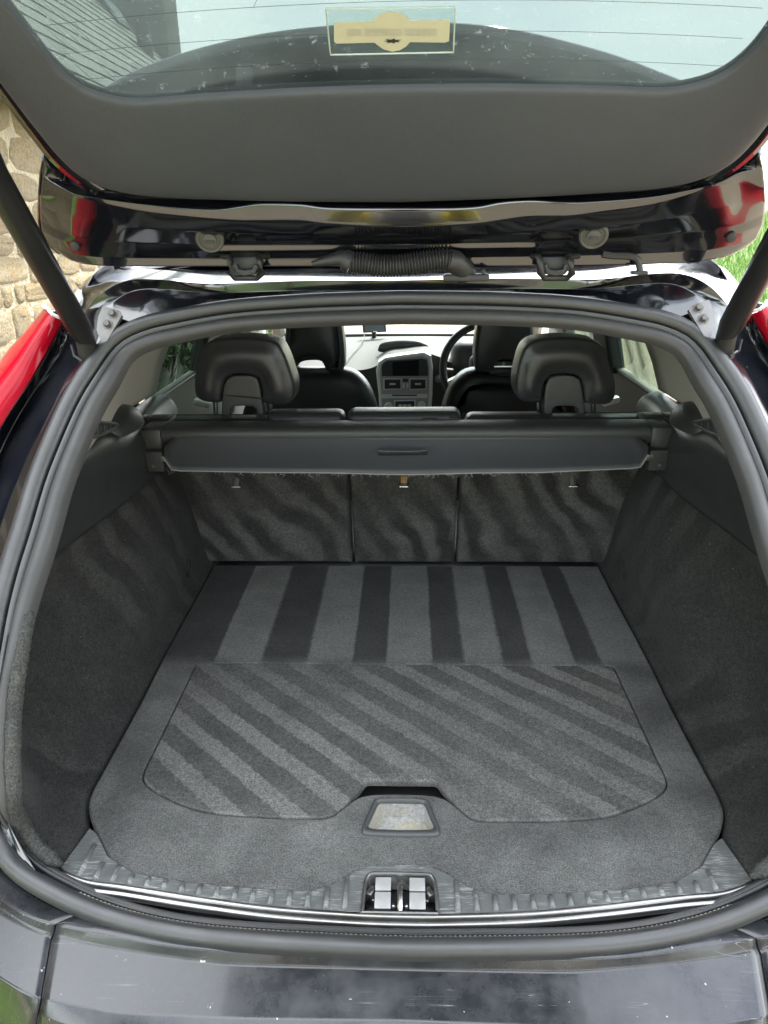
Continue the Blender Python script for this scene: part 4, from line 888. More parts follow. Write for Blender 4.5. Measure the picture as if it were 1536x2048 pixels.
# spoiler over the glass
arcp = [onT(x, y, .078) for x, y in ((176, 196), (240, 150), (350, 105), (500, 66), (650, 46), (803, 38), (1000, 48), (1200, 95), (1330, 142), (1400, 172), (1450, 205))]
arc_xv = [(p.x, (1.2 - p.y) / TC_ + .078 * TS_ / TC_) for p in arcp]
outl = [(.47, .25), (.50, .10), (.52, -.03)] + [(x, -.03) for x in np.linspace(.45, -.45, 9)] + [(-.52, -.03), (-.50, .10), (-.47, .25)] + [tuple(q) for q in arclen(arc_xv, 60)]
part('spoiler', puffy(outl, round_layers(.006, .022, 3), lambda a, b, d: T(a, b, .056 + d)), 'paint', tg_, sharp=50)
# trim ring
IN_L = [(0, .317), (-.106, .3155), (-.224, .310), (-.300, .305), (-.335, .310), (-.362, .325), (-.379, .355), (-.386, .40), (-.396, .47), (-.415, .56), (-.425, .63), (-.400, .675), (-.30, .69), (0, .695)]
OUT_L = [(0, .100), (-.150, .105), (-.268, .113), (-.355, .122), (-.405, .138), (-.434, .165), (-.447, .205), (-.452, .27), (-.456, .36), (-.475, .50), (-.495, .64), (-.505, .80), (-.40, 1.03), (0, 1.07)]
il, ol_ = cr_spline(IN_L, 90), cr_spline(OUT_L, 90)
prof = [(-.006, .014), (0, .006), (.010, .001), (.03, .0), (.12, -.002), (.35, -.006), (.6, -.008), (.85, -.006), (.95, -.002), (.99, .006), (1.0, .022)]
rws = []
for t_, off in prof:
    rws.append([T(a[0] + (b[0] - a[0]) * t_, a[1] + (b[1] - a[1]) * t_, off) for a, b in zip(il, ol_)])
full_ = [r_ + [Vector((-p.x, p.y, p.z)) for p in r_[::-1][1:-1]] for r_ in rws]
tt = part('tailgate_trim', grid(full_, closed_u=True), 'trim', tg_, sharp=0, mods=[('SUBSURF', dict(levels=1, render_levels=1))]); tt['label'] = 'plain dark grey plastic trim under the tailgate glass'
# painted outer frame beside the trim
fo = [(-.435, .13), (-.452, .16), (-.464, .20), (-.467, .26), (-.470, .36), (-.489, .50), (-.509, .64), (-.520, .80), (-.42, 1.05), (0, 1.09)]
fo = cr_spline(fo, 60); fr1 = [T(x + .018, v, .012) for x, v in fo]; fr2 = [T(x, v, .006) for x, v in fo]; fr3 = [T(x - .004, v, .02) for x, v in fo]; fr4 = [T(x + .01, v, .036) for x, v in fo]
for mf_ in (lambda q: q, mirror): part('tailgate_frame', mf_(grid([fr1, fr2, fr3, fr4])), 'paint', tg_, sharp=0, mods=[SOLID(.003)])
# outer skin of the lower tailgate (rearmost part, above the camera)
sk = [[T(x * s, v, .09 + .03 * (1 - (x) ** 2)) for x in np.linspace(-1, 1, 15)] for s, v in ((.43, .70), (.50, .75), (.51, .85), (.49, 1.0), (.42, 1.08))]
part('lower_skin', grid(sk), 'paint', tg_, mods=[SOLID(.003)])
# glass with heating lines
gl_ol = [(x * 1.03, .5 + (v - .5) * 1.06) for x, v in il]; gl_ol = gl_ol + [(-x, v) for x, v in gl_ol[::-1][1:-1]]
gl_in = puffy(gl_ol, [(0, 0), (0, .004)], lambda a, b, d: T(a, b, .008 + d))
gls = part('rear_window', gl_in, 'rear_glass', None, sharp=30); gls['label'] = 'green tinted, dusty rear window glass'
for k in range(9):
    v0 = .352 + k * .036; w_ = min(.40, .36 + .1 * (v0 - .35)); part('heating_line', tube([T(x * w_, v0 - .018 * x * x, .0072) for x in np.linspace(-1, 1, 21)], .00022, 4), 'plastic', gls)
part('heating_line', tube([T(-.145 + .012 * k, .42 + .02 * k, .0072) for k in range(9)], .00022, 4), 'plastic', gls)
# permit holder stuck inside the glass
hold = [onT(x, y, .005) for x, y in ((652, 16), (910, 13), (907, 103), (661, 108))]
def tv(p): return (p.x, (1.2 - p.y) / TC_ + .005 * TS_ / TC_)
hx = [tv(p) for p in hold]
ph_ = empty('permit_holder', V3(sum(hold, Vector()) / 4), 'clear plastic holder with a faded cream badge stuck inside the rear window', 'sticker')
part('holder_pocket', puffy(dense(hx, .01), [(0, 0), (0, .0015)], lambda a, b, d: T(a, b, .0045 + d)), 'clear', ph_)
rimp = [T(a, b, .0040) for a, b in dense(hx, .01)]; part('holder_rim', tube(rimp + [rimp[0]], .0009, 5), simple('holder_edge', (.45, .52, .50), .3, 0, .1), ph_)
lab = [(668, 80), (668, 48), (674, 43), (744, 40.5), (750, 34), (760, 27), (774, 22), (788, 22), (804, 26), (815, 34), (821, 39.5), (896, 38), (900, 41), (898, 80), (890, 83), (820, 82), (812, 91), (800, 98), (785, 101), (768, 97), (756, 89), (749, 83), (672, 85)]
lp = [tv(onT(x, y, .005)) for x, y in lab]
m, t, b = nt('cream_badge'); v = tc(t)
c = mixc(t, noise_node(t, v, 60, 5), (.47, .455, .345), (.55, .535, .415)); c = mixc(t, mth(t, 'MULTIPLY', ramp(t, noise_node(t, v, 110, 3, .6), [(.68, 0), (.75, 1)]), .6), c, (.25, .19, .12)); t.links.new(c, b.inputs['Base Color']); b.inputs['Roughness'].default_value = .7
bd = part('badge', puffy(dense(lp, .004), [(0, 0), (0, .0008)], lambda a, b_, d: T(a, b_, .0036 + d)), m, ph_, smooth=False)
inkm = simple('badge_ink', (.445, .44, .375), .8, 0, .2, 200)
# print showing through from the outer face, too faded to read: three word-like smudges
fv, ff = [], []
for x0, x1 in ((695, 720), (729, 800), (811, 873)):
    x = x0
    while x < x1:
        w_ = random.uniform(2.2, 4.2); q = [T(*tv(onT(a, b_, .005)), .0032) for a, b_ in ((x, 69 + random.uniform(-1, 1)), (x + w_, 69), (x + w_, 55 + random.uniform(-1, 1)), (x, 55))]; o = len(fv); fv += q; ff.append((o, o + 1, o + 2, o + 3)); x += w_ + random.uniform(.4, 1.6)
fp = part('faded_print', (fv, ff), inkm, ph_, smooth=False); fp['kind'] = 'stuff'
sc_ = tv(onT(785, 79, .005)); sv = [T(sc_[0] + (.009 + .004 * random.random()) * (1 if k % 2 else .45) * math.cos(k / 14 * 6.283), sc_[1] + .0035 * (1 if k % 2 else .5) * math.sin(k / 14 * 6.283), .0030) for k in range(14)]
part('torn_patch', (sv, [tuple(range(14))]), 'dash_dark', ph_, smooth=False)
# washer nozzle behind the glass
part('washer_nozzle', rbox(onT(490, 160, .03), (.022, .012, .040), .005, Matrix.Rotation(R(-33), 3, 'X')), 'plastic', tg_)
# hinges
for hx_, hy_ in ((490, 1), (1110, 1)):
    Yh = 1.19; L_, R_ = hx_ - 35, hx_ + 38
    hg = part('hinge', tube([onY(L_ - 12, 512, Yh), onY(L_ + 2, 514, Yh - .01), onY(L_ + 6, 525, Yh - .014), onY(L_ + 6, 545, Yh - .012), onY(L_ + 14, 556, Yh), onY(R_ - 14, 556, Yh), onY(R_ - 4, 546, Yh - .012), onY(R_ - 6, 525, Yh - .014), onY(R_ - 12, 514, Yh - .01), onY(R_ + 10, 512, Yh)], [.0042, .005, .006, .006, .005, .005, .006, .006, .005, .0042], 10), 'rubber', tg_, sharp=0); hg['label'] = 'black hinge between roof and tailgate'
    part('hinge_leaf', rbox((onY(hx_ + 2, 527, Yh + .012)), (.050, .014, .022), .004), 'rubber', tg_); part('hinge_cup', tube([onY(L_ + 14, 530, Yh), onY(L_ + 20, 543, Yh), onY(hx_, 546, Yh), onY(R_ - 20, 543, Yh), onY(R_ - 14, 530, Yh)], .005, 8), 'plastic', tg_)
# round plugs
for gx_, gy_ in ((420, 477), (1187, 469)):
    c = onY(gx_, gy_, 1.150); ax = Vector((.10 if gx_ < 800 else -.10, -1, -.55))
    g_ = part('rubber_plug', lathe(c, ax, [(.021, -.002), (.0215, .004), (.019, .007), (.0165, .0062), (.0155, .004), (.011, .0042), (.0105, .008), (.004, .009)], 28), 'grommet', tg_, sharp=40); part('plug_slot', rbox(c + ax.normalized() * .0095, (.015, .004, .004), .0015), 'rubber', g_)
for sx, sy in ((150, 492), (1462, 475)): part('screw', lathe(onY(sx, sy, 1.186), (0, -1, -.3), [(.008, 0), (.007, .003), (.003, .004)], 14), 'rubber', tg_)
# cable conduit
cpx = [(700, 526), (725, 527), (760, 532), (800, 531), (850, 524), (885, 520), (900, 521)]
cpt = arclen([onY(x, y, 1.165) for x, y in cpx], 170); rad = [.0155 + .0022 * math.sin(k * 2 * math.pi / 5.2) for k in range(170)]
cdt = part('cable_conduit', tube([Vector(p) for p in cpt], rad, 16), 'rubber', tg_, sharp=0); cdt['label'] = 'ribbed black rubber cable conduit at the hinge edge'
part('conduit_boot', tube([onY(x, y, 1.165) for x, y in ((604 + 20, 528), (650, 522), (680, 517), (690, 520), (702, 526))], [.004, .007, .012, .0165, .0165], 12), 'rubber', tg_)
part('conduit_boot', tube([onY(x, y, yy) for x, y, yy in ((896, 520, 1.165), (910, 523, 1.168), (922, 536, 1.18), (930, 548, 1.19))], [.0165, .017, .017, .018], 14), 'rubber', tg_)
part('conduit_base', rbox(onY(932, 555, 1.185), (.072, .03, .011), .004), 'rubber', tg_); part('conduit_clip', rbox(onY(967, 546, 1.185), (.006, .006, .012), .002), 'rubber', tg_)
part('washer_pipe', tube([Vector(p) for p in arclen([onY(x, y, 1.185) for x, y in ((1205, 508), (1225, 511), (1262, 513), (1276, 522), (1280, 543))], 24)], .0055, 8), 'rubber', tg_); part('pipe_foot', rbox(onY(1278, 545, 1.19), (.024, .02, .006), .002), 'rubber', tg_)

# ---- gas struts with brackets
for s in (-1, 1):
    lowp = Vector((-.513, 1.170, 1.452)); 
    up_ = None; best = None
    for yy in np.linspace(1.02, .60, 43):                       # the upper ball joint lies on the tailgate frame, along the strut's line of sight
        q = T(-.478, (1.2 - yy) / TC_, .0)
        a = proj(lowp); b_ = proj(q); f = (a[0] - 14) / (a[0] - b_[0]) if a[0] != b_[0] else 9
        py = a[1] + (b_[1] - a[1]) * f; e = abs(py - 398)
        if best is None or e < best: best, up_ = e, q
    d_ = (up_ - lowp); pth = [lowp + d_ * f for f in np.linspace(0, 1, 30)]
    X = lambda p: Vector((p[0] * (-s), p[1], p[2]))
    st = part('gas_strut', tube([X(p) for p in pth], [.012, .015] + [.0185] * 15 + [.0205] * 11 + [.012, .009], 20), simple('strut_black', (.010, .010, .011), .38, 0, .2, 30, rvar=.08), sharp=40); st['label'] = 'black gas strut holding up the tailgate'
    part('ball_socket', tube([X(lowp + Vector((-.012, .0, -.028))), X(lowp + Vector((-.004, 0, -.010))), X(lowp + d_ * .05)], [.011, .016, .013], 14), 'rubber', st); part('socket_clip', tube([X(lowp + Vector((-.024, -.012, .004))), X(lowp + Vector((-.022, -.014, -.014))), X(lowp + Vector((-.008, -.018, -.022)))], .0022, 6), 'rubber', st)
    bp = [onS(x, y, -.022) for x, y in ((196, 634), (205, 612), (222, 616), (240, 622), (244, 630), (214, 682), (203, 686), (193, 660))]
    poly = [X(p) for p in bp]; vs = poly + [p + Vector((0, .004, -.004)) for p in poly]; n_ = len(bp)
    br_ = part('strut_bracket', (vs, [tuple(range(n_)), tuple(range(n_, 2 * n_))[::-1]] + [(k, (k + 1) % n_, n_ + (k + 1) % n_, n_ + k) for k in range(n_)]), simple('bracket_steel', (.16, .155, .15), .5, .5, .2, 40, .2, 200), smooth=False)
    for x, y in ((226, 628), (216, 649)):
        c = X(onS(x, y, -.022)); ax = Vector((0, -1, .55)); part('bolt', join(lathe(c, ax, [(.0085, 0), (.0085, .002)], 20), lathe(c, ax, [(.0055, .002), (.0055, .007), (.0045, .008)], 6)), 'bolt', br_, sharp=30)
# ============================================================ OUTDOORS
def sheet(name, x0, x1, y0, y1, z, mat, nx=2, ny=2, fn=None):
    rws = [[(x, y, z + (fn(x, y) if fn else 0)) for x in np.linspace(x0, x1, nx)] for y in np.linspace(y0, y1, ny)]
    o = make(name, *grid(rws), mat); o['kind'] = 'structure'; return o
m, t, b = nt('gravel'); v = tc(t)
f = noise_node(t, v, 45, 6, .8); g2 = noise_node(t, v, .6, 4)
t.links.new(mixc(t, 1.0, mixc(t, g2, (.22, .185, .13), (.30, .255, .18)), ramp(t, f, [(.25, .5), (.75, 1.4)]), 'MULTIPLY'), b.inputs['Base Color']); b.inputs['Roughness'].default_value = .95; bump(t, b, f, .7, .02); M['gravel'] = m
m, t, b = nt('lawn'); v = tc(t)
t.links.new(mixc(t, 1.0, mixc(t, noise_node(t, v, 1.2, 4), (.075, .125, .025), (.11, .17, .04)), ramp(t, noise_node(t, v, 60, 5, .8), [(.25, .45), (.75, 1.5)]), 'MULTIPLY'), b.inputs['Base Color']); b.inputs['Roughness'].default_value = .9; M['lawn'] = m
sheet('ground', -400, 400, -400, 400, -.02, M['lawn'])
sheet('driveway', -2.15, 9.0, -16, 22, 0.0, M['gravel'])
def leafmat(name, c0, c1):
    m, t, b = nt(name); i = t.nodes.new('ShaderNodeObjectInfo'); v = tc(t)
    t.links.new(mixc(t, noise_node(t, v, 3.0, 3), c0, c1), b.inputs['Base Color']); b.inputs['Roughness'].default_value = .55; b.inputs['Transmission Weight'].default_value = 0
    b.inputs['Subsurface Weight'].default_value = 0; return m
M['leaf'] = leafmat('hedge_leaf', (.030, .055, .014), (.070, .110, .028)); M['leaf2'] = leafmat('tree_leaf', (.030, .060, .015), (.075, .12, .03)); M['bark'] = simple('bark', (.10, .075, .05), .9, 0, .4, 12, .6, 40)
M['blade'] = leafmat('grass_blade', (.085, .17, .028), (.15, .25, .05))
def leaf_cloud(centres, radii, n, size, flat=.8):
    c = np.array(centres)[rng.integers(0, len(centres), n)]; k = np.array(radii)[rng.integers(0, len(radii), n)] if np.ndim(radii) else np.full(n, radii)
    d = rng.normal(size=(n, 3)); d /= np.linalg.norm(d, axis=1, keepdims=True); r = rng.uniform(.45, 1.05, n) ** .6; p = c + d * (r * k)[:, None] * np.array([1, 1, flat])
    a = rng.normal(size=(n, 3)); a /= np.linalg.norm(a, axis=1, keepdims=True); q = np.cross(a, rng.normal(size=(n, 3))); q /= np.linalg.norm(q, axis=1, keepdims=True); s = rng.uniform(.6, 1.3, n)[:, None] * size
    vs = np.stack([p - a * s, p + q * s * .5, p + a * s, p - q * s * .5], 1).reshape(-1, 3); return vs.tolist(), [(4 * i, 4 * i + 1, 4 * i + 2, 4 * i + 3) for i in range(n)]
def fast(name, vs, fs, mat, parent=None):
    me = bpy.data.meshes.new(name); me.from_pydata(vs, [], fs); me.materials.append(mat); o = bpy.data.objects.new(name, me); COL.objects.link(o)
    if parent is not None: attach(o, parent)
    return o
def shrub(name, label, cat, x, y, w, h, n, size=.035, group=None):
    e = empty(name, (x, y, 0), label, cat, group); cs = [(x + random.uniform(-.5, .5) * w, y + random.uniform(-.5, .5) * w, random.uniform(.15, .75) * h) for _ in range(9)]
    fast('foliage', *leaf_cloud(cs, [w * .35, w * .28, w * .42], n, size), M['leaf'], e)
    part('stem', tube([Vector((x, y, 0)), Vector((x + .04, y, h * .4)), Vector((x - .03, y + .03, h * .8))], [.03, .02, .008], 7), 'bark', e); return e
shrub('bush', 'dense green bush growing against the stone wall, seen through the left side window', 'bush', -1.85, 6.1, .9, 1.3, 7000)
shrub('bush', 'smaller green bush further along the stone wall past the first one', 'bush', -1.8, 7.6, .9, 1.15, 5000)
# grassy bank at the right
def bank(x, y): return 1.75 * max(0, min(1, (x - 5.0) / 3.5)) ** 1.2 + .12 * noise.noise(Vector((x * .5, y * .5, 0)))
bk = sheet('grass_bank', 4.8, 22, 9, 40, -.06, M['lawn'], 60, 60, bank)
nb = 26000; gx = rng.uniform(5.2, 11, nb); gy = rng.uniform(9.3, 22, nb); gz = np.array([bank(x, y) - .06 for x, y in zip(gx, gy)])
def blades(x, y, z, hmin, hmax, w):
    n = len(x); a = rng.uniform(0, 6.283, n); h = rng.uniform(hmin, hmax, n); dx, dy = np.cos(a) * w, np.sin(a) * w; l = rng.normal(0, .35, (n, 2)) * h[:, None]
    vs = np.stack([np.stack([x - dx, y - dy, z], 1), np.stack([x + dx, y + dy, z], 1), np.stack([x + l[:, 0], y + l[:, 1], z + h], 1)], 1).reshape(-1, 3); return vs.tolist(), [(3 * i, 3 * i + 1, 3 * i + 2) for i in range(n)]
tag(fast('bank_grass', *blades(gx, gy, gz, .10, .28, .012), M['blade']), 'long sunlit grass on the bank to the right of the car', 'grass', kind='stuff')
nb = 9000; gx = rng.uniform(-2.1, -.62, nb); gy = rng.uniform(.2, 3.4, nb)
tag(fast('verge_grass', *blades(gx, gy, np.zeros(nb), .03, .09, .004), M['blade']), 'short green grass beside the car under the stone wall', 'grass', kind='stuff')
vg = sheet('verge', -2.14, -.60, .25, 3.6, .004, M['lawn'])
# trees that darken the reflections (right and behind)
def tree(x, y, h, r, n, label):
    e = empty('tree', (x, y, 0), label, 'tree', 'trees round the drive'); cs = [(x + random.gauss(0, r * .5), y + random.gauss(0, r * .5), h * random.uniform(.42, .92)) for _ in range(22)]
    fast('crown', *leaf_cloud(cs, [r * .42, r * .32, r * .25], n, .12), M['leaf2'], e); pv, pf = tube([Vector((x, y, 0)), Vector((x + .1, y, h * .3)), Vector((x - .1, y + .1, h * .7))], [.22, .16, .05], 9)
    for k in range(5):
        a = k * 1.3; v_, f_ = tube([Vector((x, y, h * (.3 + .07 * k))), Vector((x + math.cos(a) * r * .4, y + math.sin(a) * r * .4, h * (.45 + .08 * k))), Vector((x + math.cos(a) * r * .7, y + math.sin(a) * r * .7, h * (.55 + .08 * k)))], [.09, .06, .02], 7); pv, pf = join((pv, pf), (v_, f_))
    part('trunk', (pv, pf), 'bark', e)
tree(7.5, -6.0, 7.0, 2.6, 9000, 'broad green tree mirrored in the glossy paint right of the opening')
tree(-3.5, -9.0, 7.5, 2.8, 9000, 'broad green tree mirrored in the glossy paint left of the opening')
tree(2.5, -11.0, 8.0, 3.0, 9000, 'tall green tree mirrored in the glossy tailgate edge')

# ---- stone house on the left
WX = -2.2; EZ = 2.35; EX = -2.05
HS = empty('stone_house', (WX - 2.5, 7.0, 0), 'sandstone house wall with a grey slate roof along the left of the car', 'house')
part('wall', rbox((WX - .24, 6.4, 1.2), (.44, 13.0, 2.44), .01), simple('mortar', (.27, .228, .15), .95, 0, .2, 6, 1.0, 40, bdist=.02), HS)
mst, t, b = nt('sandstone'); v = tc(t); oi = t.nodes.new('ShaderNodeObjectInfo')
c = mixc(t, oi.outputs['Random'], (.27, .225, .145), (.36, .30, .205)); c = mixc(t, ramp(t, noise_node(t, v, 7, 6, .7), [(.35, 0), (.75, 1)]), c, (.31, .215, .085)); c = mixc(t, 1.0, c, ramp(t, noise_node(t, v, 60, 6, .75), [(.25, .45), (.75, 1.5)]), 'MULTIPLY')
t.links.new(c, b.inputs['Base Color']); b.inputs['Roughness'].default_value = .95; bump(t, b, noise_node(t, v, 26, 9, .8), 1.0, .06); M['stone'] = mst
def stone_mesh(cy, cz, w, h):
    poly = []; e = random.uniform(3.0, 8.0); n_ = random.choice((9, 10, 11, 13)); ph = random.uniform(0, 6)
    for k in range(n_):
        a = k / n_ * 6.283; ca, sa = math.cos(a), math.sin(a); r_ = (abs(ca) ** e + abs(sa) ** e) ** (-1 / e); j = 1 + .05 * math.sin(3 * a + ph) + random.uniform(-.07, .06); poly.append((cy + ca * r_ * w / 2 * j, cz + sa * r_ * h / 2 * j))
    d0 = random.uniform(.002, .007); s0 = min(w, h); return puffy(poly, [(0, .05), (0, .004), (s0 * .10, -d0 * .5), (s0 * .2, -d0 * .85), (s0 * .3, -d0)], lambda a, b_, d: (WX - .016 - d + (random.uniform(-.004, .004) if d < 0 else 0), a, b_), cap0=False)
z = .02; far_v, far_f = [], []; cnt = 0; stones = []
while z < 2.28:
    h = random.uniform(.11, .23); y = .2 + random.uniform(0, .2)
    while y < 12.6:
        w = random.choice((.12, .2, .28, .36, .5)) * random.uniform(.85, 1.15); vf = stone_mesh(y + w / 2 + random.uniform(-.01, .01), z + h / 2 + random.uniform(-.012, .012), w - random.uniform(.0, .02), h * random.uniform(.90, 1.03)); P = proj((WX, y + w / 2, z + h / 2)); near_ = -120 < P[0] < 215 and 150 < P[1] < 780 and P[2] > 0
        (stones.append(vf) if near_ else None)
        if not near_: o = len(far_v); far_v += [V3(p) for p in vf[0]]; far_f += [tuple(i + o for i in q) for q in vf[1]]
        y += w
    z += h
for vf in stones: part('stone', vf, 'stone', HS, sharp=60)
fs_ = part('distant_stones', (far_v, far_f), 'stone', HS, sharp=60); fs_['kind'] = 'stuff'
# roof
RS = R(45); rc, rs_ = math.cos(RS), math.sin(RS)
def rp(y, s, off=0): return Vector((EX - s * rc + off * rs_, y, EZ + s * rs_ + off * rc))
Y0, Y1, SM = -.5, 12.9, 4.2
roof = part('roof', grid([[rp(Y0, 0, -.02), rp(Y1, 0, -.02)], [rp(Y0, SM, -.02), rp(Y1, SM, -.02)]]), simple('roof_board', (.06, .06, .06), .9), HS, mods=[SOLID(.05)])
part('gable', ([V3(rp(Y1 - .1, 0, -.06)), V3(rp(Y1 - .1, SM, -.06)), (EX - 2 * SM * rc, Y1 - .1, EZ)], [(0, 1, 2)]), 'stone', HS, mods=[SOLID(.3, 1)])
part('eaves_gutter', tube([Vector((EX + .04, y, EZ - .03)) for y in np.linspace(Y0, Y1, 8)], .05, 8), 'dash_dark', HS)
m, t, b = nt('slate'); v = tc(t); oi = t.nodes.new('ShaderNodeObjectInfo')
c = mixc(t, oi.outputs['Random'], (.10, .115, .105), (.17, .185, .17)); c = mixc(t, 1.0, c, ramp(t, noise_node(t, v, 9, 6, .7), [(.3, .7), (.75, 1.35)]), 'MULTIPLY'); t.links.new(c, b.inputs['Base Color']); b.inputs['Roughness'].default_value = .6; bump(t, b, noise_node(t, v, 30, 5), .4, .01); M['slate'] = m
slates = []
s_ = .0; k = 0
while s_ < SM - .1:
    y = Y0 + (.13 if k % 2 else 0)
    while y < Y1 - .12:
        w = .26; tl = random.uniform(-.004, .004); a = [rp(y + .003, s_, .022 + tl), rp(y + w - .003, s_, .022 - tl), rp(y + w - .003, s_ + .28, .006), rp(y + .003, s_ + .28, .006)]; lo_ = [p + Vector((-.008, 0, -.008)) for p in a]
        vf = (a + lo_, [(0, 1, 2, 3), (4, 7, 6, 5), (0, 4, 5, 1), (1, 5, 6, 2), (2, 6, 7, 3), (3, 7, 4, 0)]); P = proj(rp(y + w / 2, s_ + .1)); vis = P[2] > 0 and -20 < P[0] < 400 and -40 < P[1] < 215
        slates.append((P[2] if vis else 99, vf)); y += w
    s_ += .20; k += 1
slates.sort(key=lambda q: q[0]); rv, rf = [], []
for i, (d_, vf) in enumerate(slates):
    if i < 290 and d_ < 90: part('slate', vf, 'slate', roof, smooth=False)
    else: o = len(rv); rv += vf[0]; rf += [tuple(q + o for q in f_) for f_ in vf[1]]
o = make('distant_slates', rv, rf, M['slate'], roof, smooth=False); o['kind'] = 'stuff'
def on_roof(px, py, off=0):
    d = ray(px, py); n_ = Vector((rs_, 0, rc)); k_ = (rp(0, 0, off) - CAM).dot(n_) / d.dot(n_); return CAM + d * k_
# roof light and vent pipe
q = [on_roof(x, y, .05) for x, y in ((195, -10), (222, -14), (262, 58), (238, 42))]
sk_ = part('roof_light', (q + [p - Vector((.04, 0, .04)) for p in q], [(0, 1, 2, 3), (0, 4, 5, 1), (1, 5, 6, 2), (2, 6, 7, 3), (3, 7, 4, 0)]), 'dash_dark', roof, smooth=False)
part('pane', ([p.lerp(sum(q, Vector()) / 4, .25) + Vector((.006, 0, .006)) for p in q], [(0, 1, 2, 3)]), 'silver', roof, smooth=False)
vp = on_roof(292, 108); 
if (vp - CAM).length < 40: part('vent_pipe', tube([vp - Vector((0, 0, .1)), vp + Vector((0, 0, .38))], .10, 12), 'dash_dark', roof)
# chimney at the far gable
ch = rp(12.3, 2.2); dchx = onY(343, 30, 12.6).x
part('chimney', rbox((dchx - .45, 12.6, 5.2), (.9, .7, 3.6), .03), simple('chimney_slate', (.13, .145, .14), .8, 0, .3, 5, .6, 30, bdist=.02), HS)
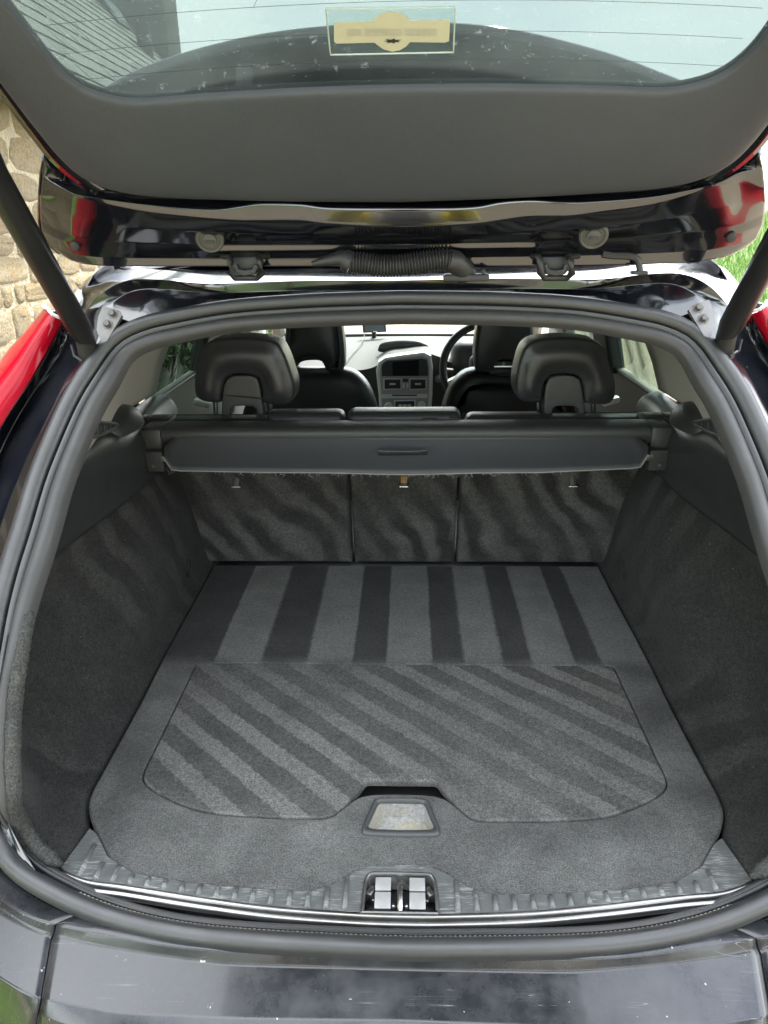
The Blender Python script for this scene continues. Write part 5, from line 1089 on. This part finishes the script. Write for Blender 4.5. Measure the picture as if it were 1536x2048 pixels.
# ============================================================ the photographer, mirrored in the tailgate's paint
def person():
    e = empty('person', (0, -.48, 0), 'person in a yellow and grey high-visibility jacket, mirrored in the glossy tailgate edge', 'person')
    V, E_, RD = [], [], []
    def chain(pts, rads, root=None):
        prev = root
        for p, r_ in zip(pts, rads):
            V.append(p); RD.append(r_); i = len(V) - 1
            if prev is not None: E_.append((prev, i))
            prev = i
        return prev
    pel = chain([(0, -.50, .93)], [(.165, .12)]); bel = chain([(0, -.49, 1.06), (0, -.48, 1.20)], [(.16, .115), (.175, .125)], pel); chest = chain([(0, -.47, 1.34)], [(.185, .125)], bel)
    neck = chain([(0, -.46, 1.46), (0, -.445, 1.52)], [(.09, .075), (.058, .058)], chest); chain([(0, -.43, 1.60), (0, -.425, 1.68), (0, -.43, 1.745)], [(.068, .078), (.076, .092), (.055, .07)], neck)
    for s in (-1, 1):
        sh = chain([(s * .17, -.47, 1.40)], [(.075, .075)], chest); el = chain([(s * .235, -.40, 1.29), (s * .27, -.30, 1.20)], [(.062, .062), (.055, .055)], sh); wr = chain([(s * .20, -.17, 1.38), (s * .115, -.065, 1.535)], [(.045, .045), (.030, .034)], el)
        palm = chain([(s * .098, -.040, 1.575), (s * .088, -.028, 1.605)], [(.022, .034), (.018, .036)], wr)
        for k, (dz, l) in enumerate(((.034, .9), (.012, 1.0), (-.010, .95), (-.030, .78))):
            b_ = (s * .088, -.026, 1.605 + dz); chain([b_, (s * (.086 - .004), -.014 + .002, b_[2] + .010), (s * (.078 - .014 * l), -.006, b_[2] + .012), (s * (.070 - .034 * l), -.010, b_[2] + .010)], [(.0095, .0095), (.0092, .0092), (.0085, .0085), (.0075, .0075)], palm)
        chain([(s * .088, -.046, 1.585), (s * .066, -.050, 1.600), (s * .046, -.042, 1.612)], [(.012, .012), (.0105, .0105), (.009, .009)], wr)
        hip = chain([(s * .095, -.50, .86), (s * .11, -.48, .50)], [(.095, .10), (.062, .066)], pel); chain([(s * .115, -.51, .28), (s * .12, -.52, .09), (s * .125, -.48, .045), (s * .13, -.38, .035)], [(.058, .062), (.042, .045), (.042, .04), (.04, .03)], hip)
    me = bpy.data.meshes.new('body'); me.from_pydata(V, E_, []); o = bpy.data.objects.new('body', me); COL.objects.link(o)
    o.modifiers.new('skin', 'SKIN'); sv = me.skin_vertices[0].data
    for i, r_ in enumerate(RD): sv[i].radius = r_
    sv[0].use_root = True; ss = o.modifiers.new('sub', 'SUBSURF'); ss.levels = 2; ss.render_levels = 2
    bpy.context.view_layer.update(); m2 = bpy.data.meshes.new_from_object(o.evaluated_get(bpy.context.evaluated_depsgraph_get())); bpy.data.objects.remove(o)
    b = bpy.data.objects.new('body', m2); COL.objects.link(b); attach(b, e); m2.materials.clear()
    for mm in (simple('hi_vis', (.72, .58, .03), .7, 0, .08, 10), simple('reflective_band', (.42, .42, .41), .45, 0, .1, 10), simple('trousers', (.03, .03, .035), .8), simple('skin', (.45, .28, .20), .5, 0, .1, 20), simple('boots', (.04, .03, .025), .6), simple('hoodie', (.10, .10, .105), .85)): m2.materials.append(mm)
    for p in m2.polygons:
        c = p.center; p.use_smooth = True; near_hand = abs(c.x) < .135 and c.y > -.09
        if c.z > 1.50 and not near_hand and c.y < -.25 or near_hand: k = 3
        elif c.z < .12: k = 4
        elif c.z < .90: k = 2
        elif abs(c.x) < .085 and c.y > -.42 and c.z < 1.46: k = 5
        else: k = 1 if (1.02 < c.z < 1.08 or 1.16 < c.z < 1.22) and abs(c.x) < .22 or .085 < abs(c.x) < .125 and 1.24 < c.z < 1.46 and c.y > -.47 or (1.30 < c.z < 1.35 and c.y > -.25) else 0
        p.material_index = k
    hair = [[(0 + .083 * math.cos(a) * math.cos(f), -.437 + .098 * math.sin(a) * math.cos(f), 1.69 + .085 * math.sin(f)) for a in np.linspace(0, 2 * math.pi, 21)[:-1]] for f in np.linspace(.05, 1.5, 7)]
    part('hair', grid(hair, closed_u=True), simple('hair', (.05, .035, .02), .7, 0, .3, 60), e, sharp=0)
    for s in (-1, 1): part('eye', lathe((s * .031, -.342, 1.655), (0, 1, 0), [(.011, -.006), (.011, .0), (.006, .004)], 12), 'dash_dark', e); part('ear', rbox((s * .082, -.435, 1.645), (.016, .035, .055), .007, None, 3), m2.materials[3], e)
    part('nose', tube([Vector((0, -.338, 1.66)), Vector((0, -.322, 1.62))], [.008, .014], 10), m2.materials[3], e); part('mouth', rbox((0, -.345, 1.585), (.045, .012, .010), .004), simple('lips', (.40, .18, .15), .5), e)
person()
ph = make('phone', *rbox((.012, -.012, 1.625), (.076, .008, .158), .0035, None, 3), simple('phone_case', (.02, .02, .022), .35)); tag(ph, 'dark phone held up in both hands, mirrored in the tailgate paint', 'phone')
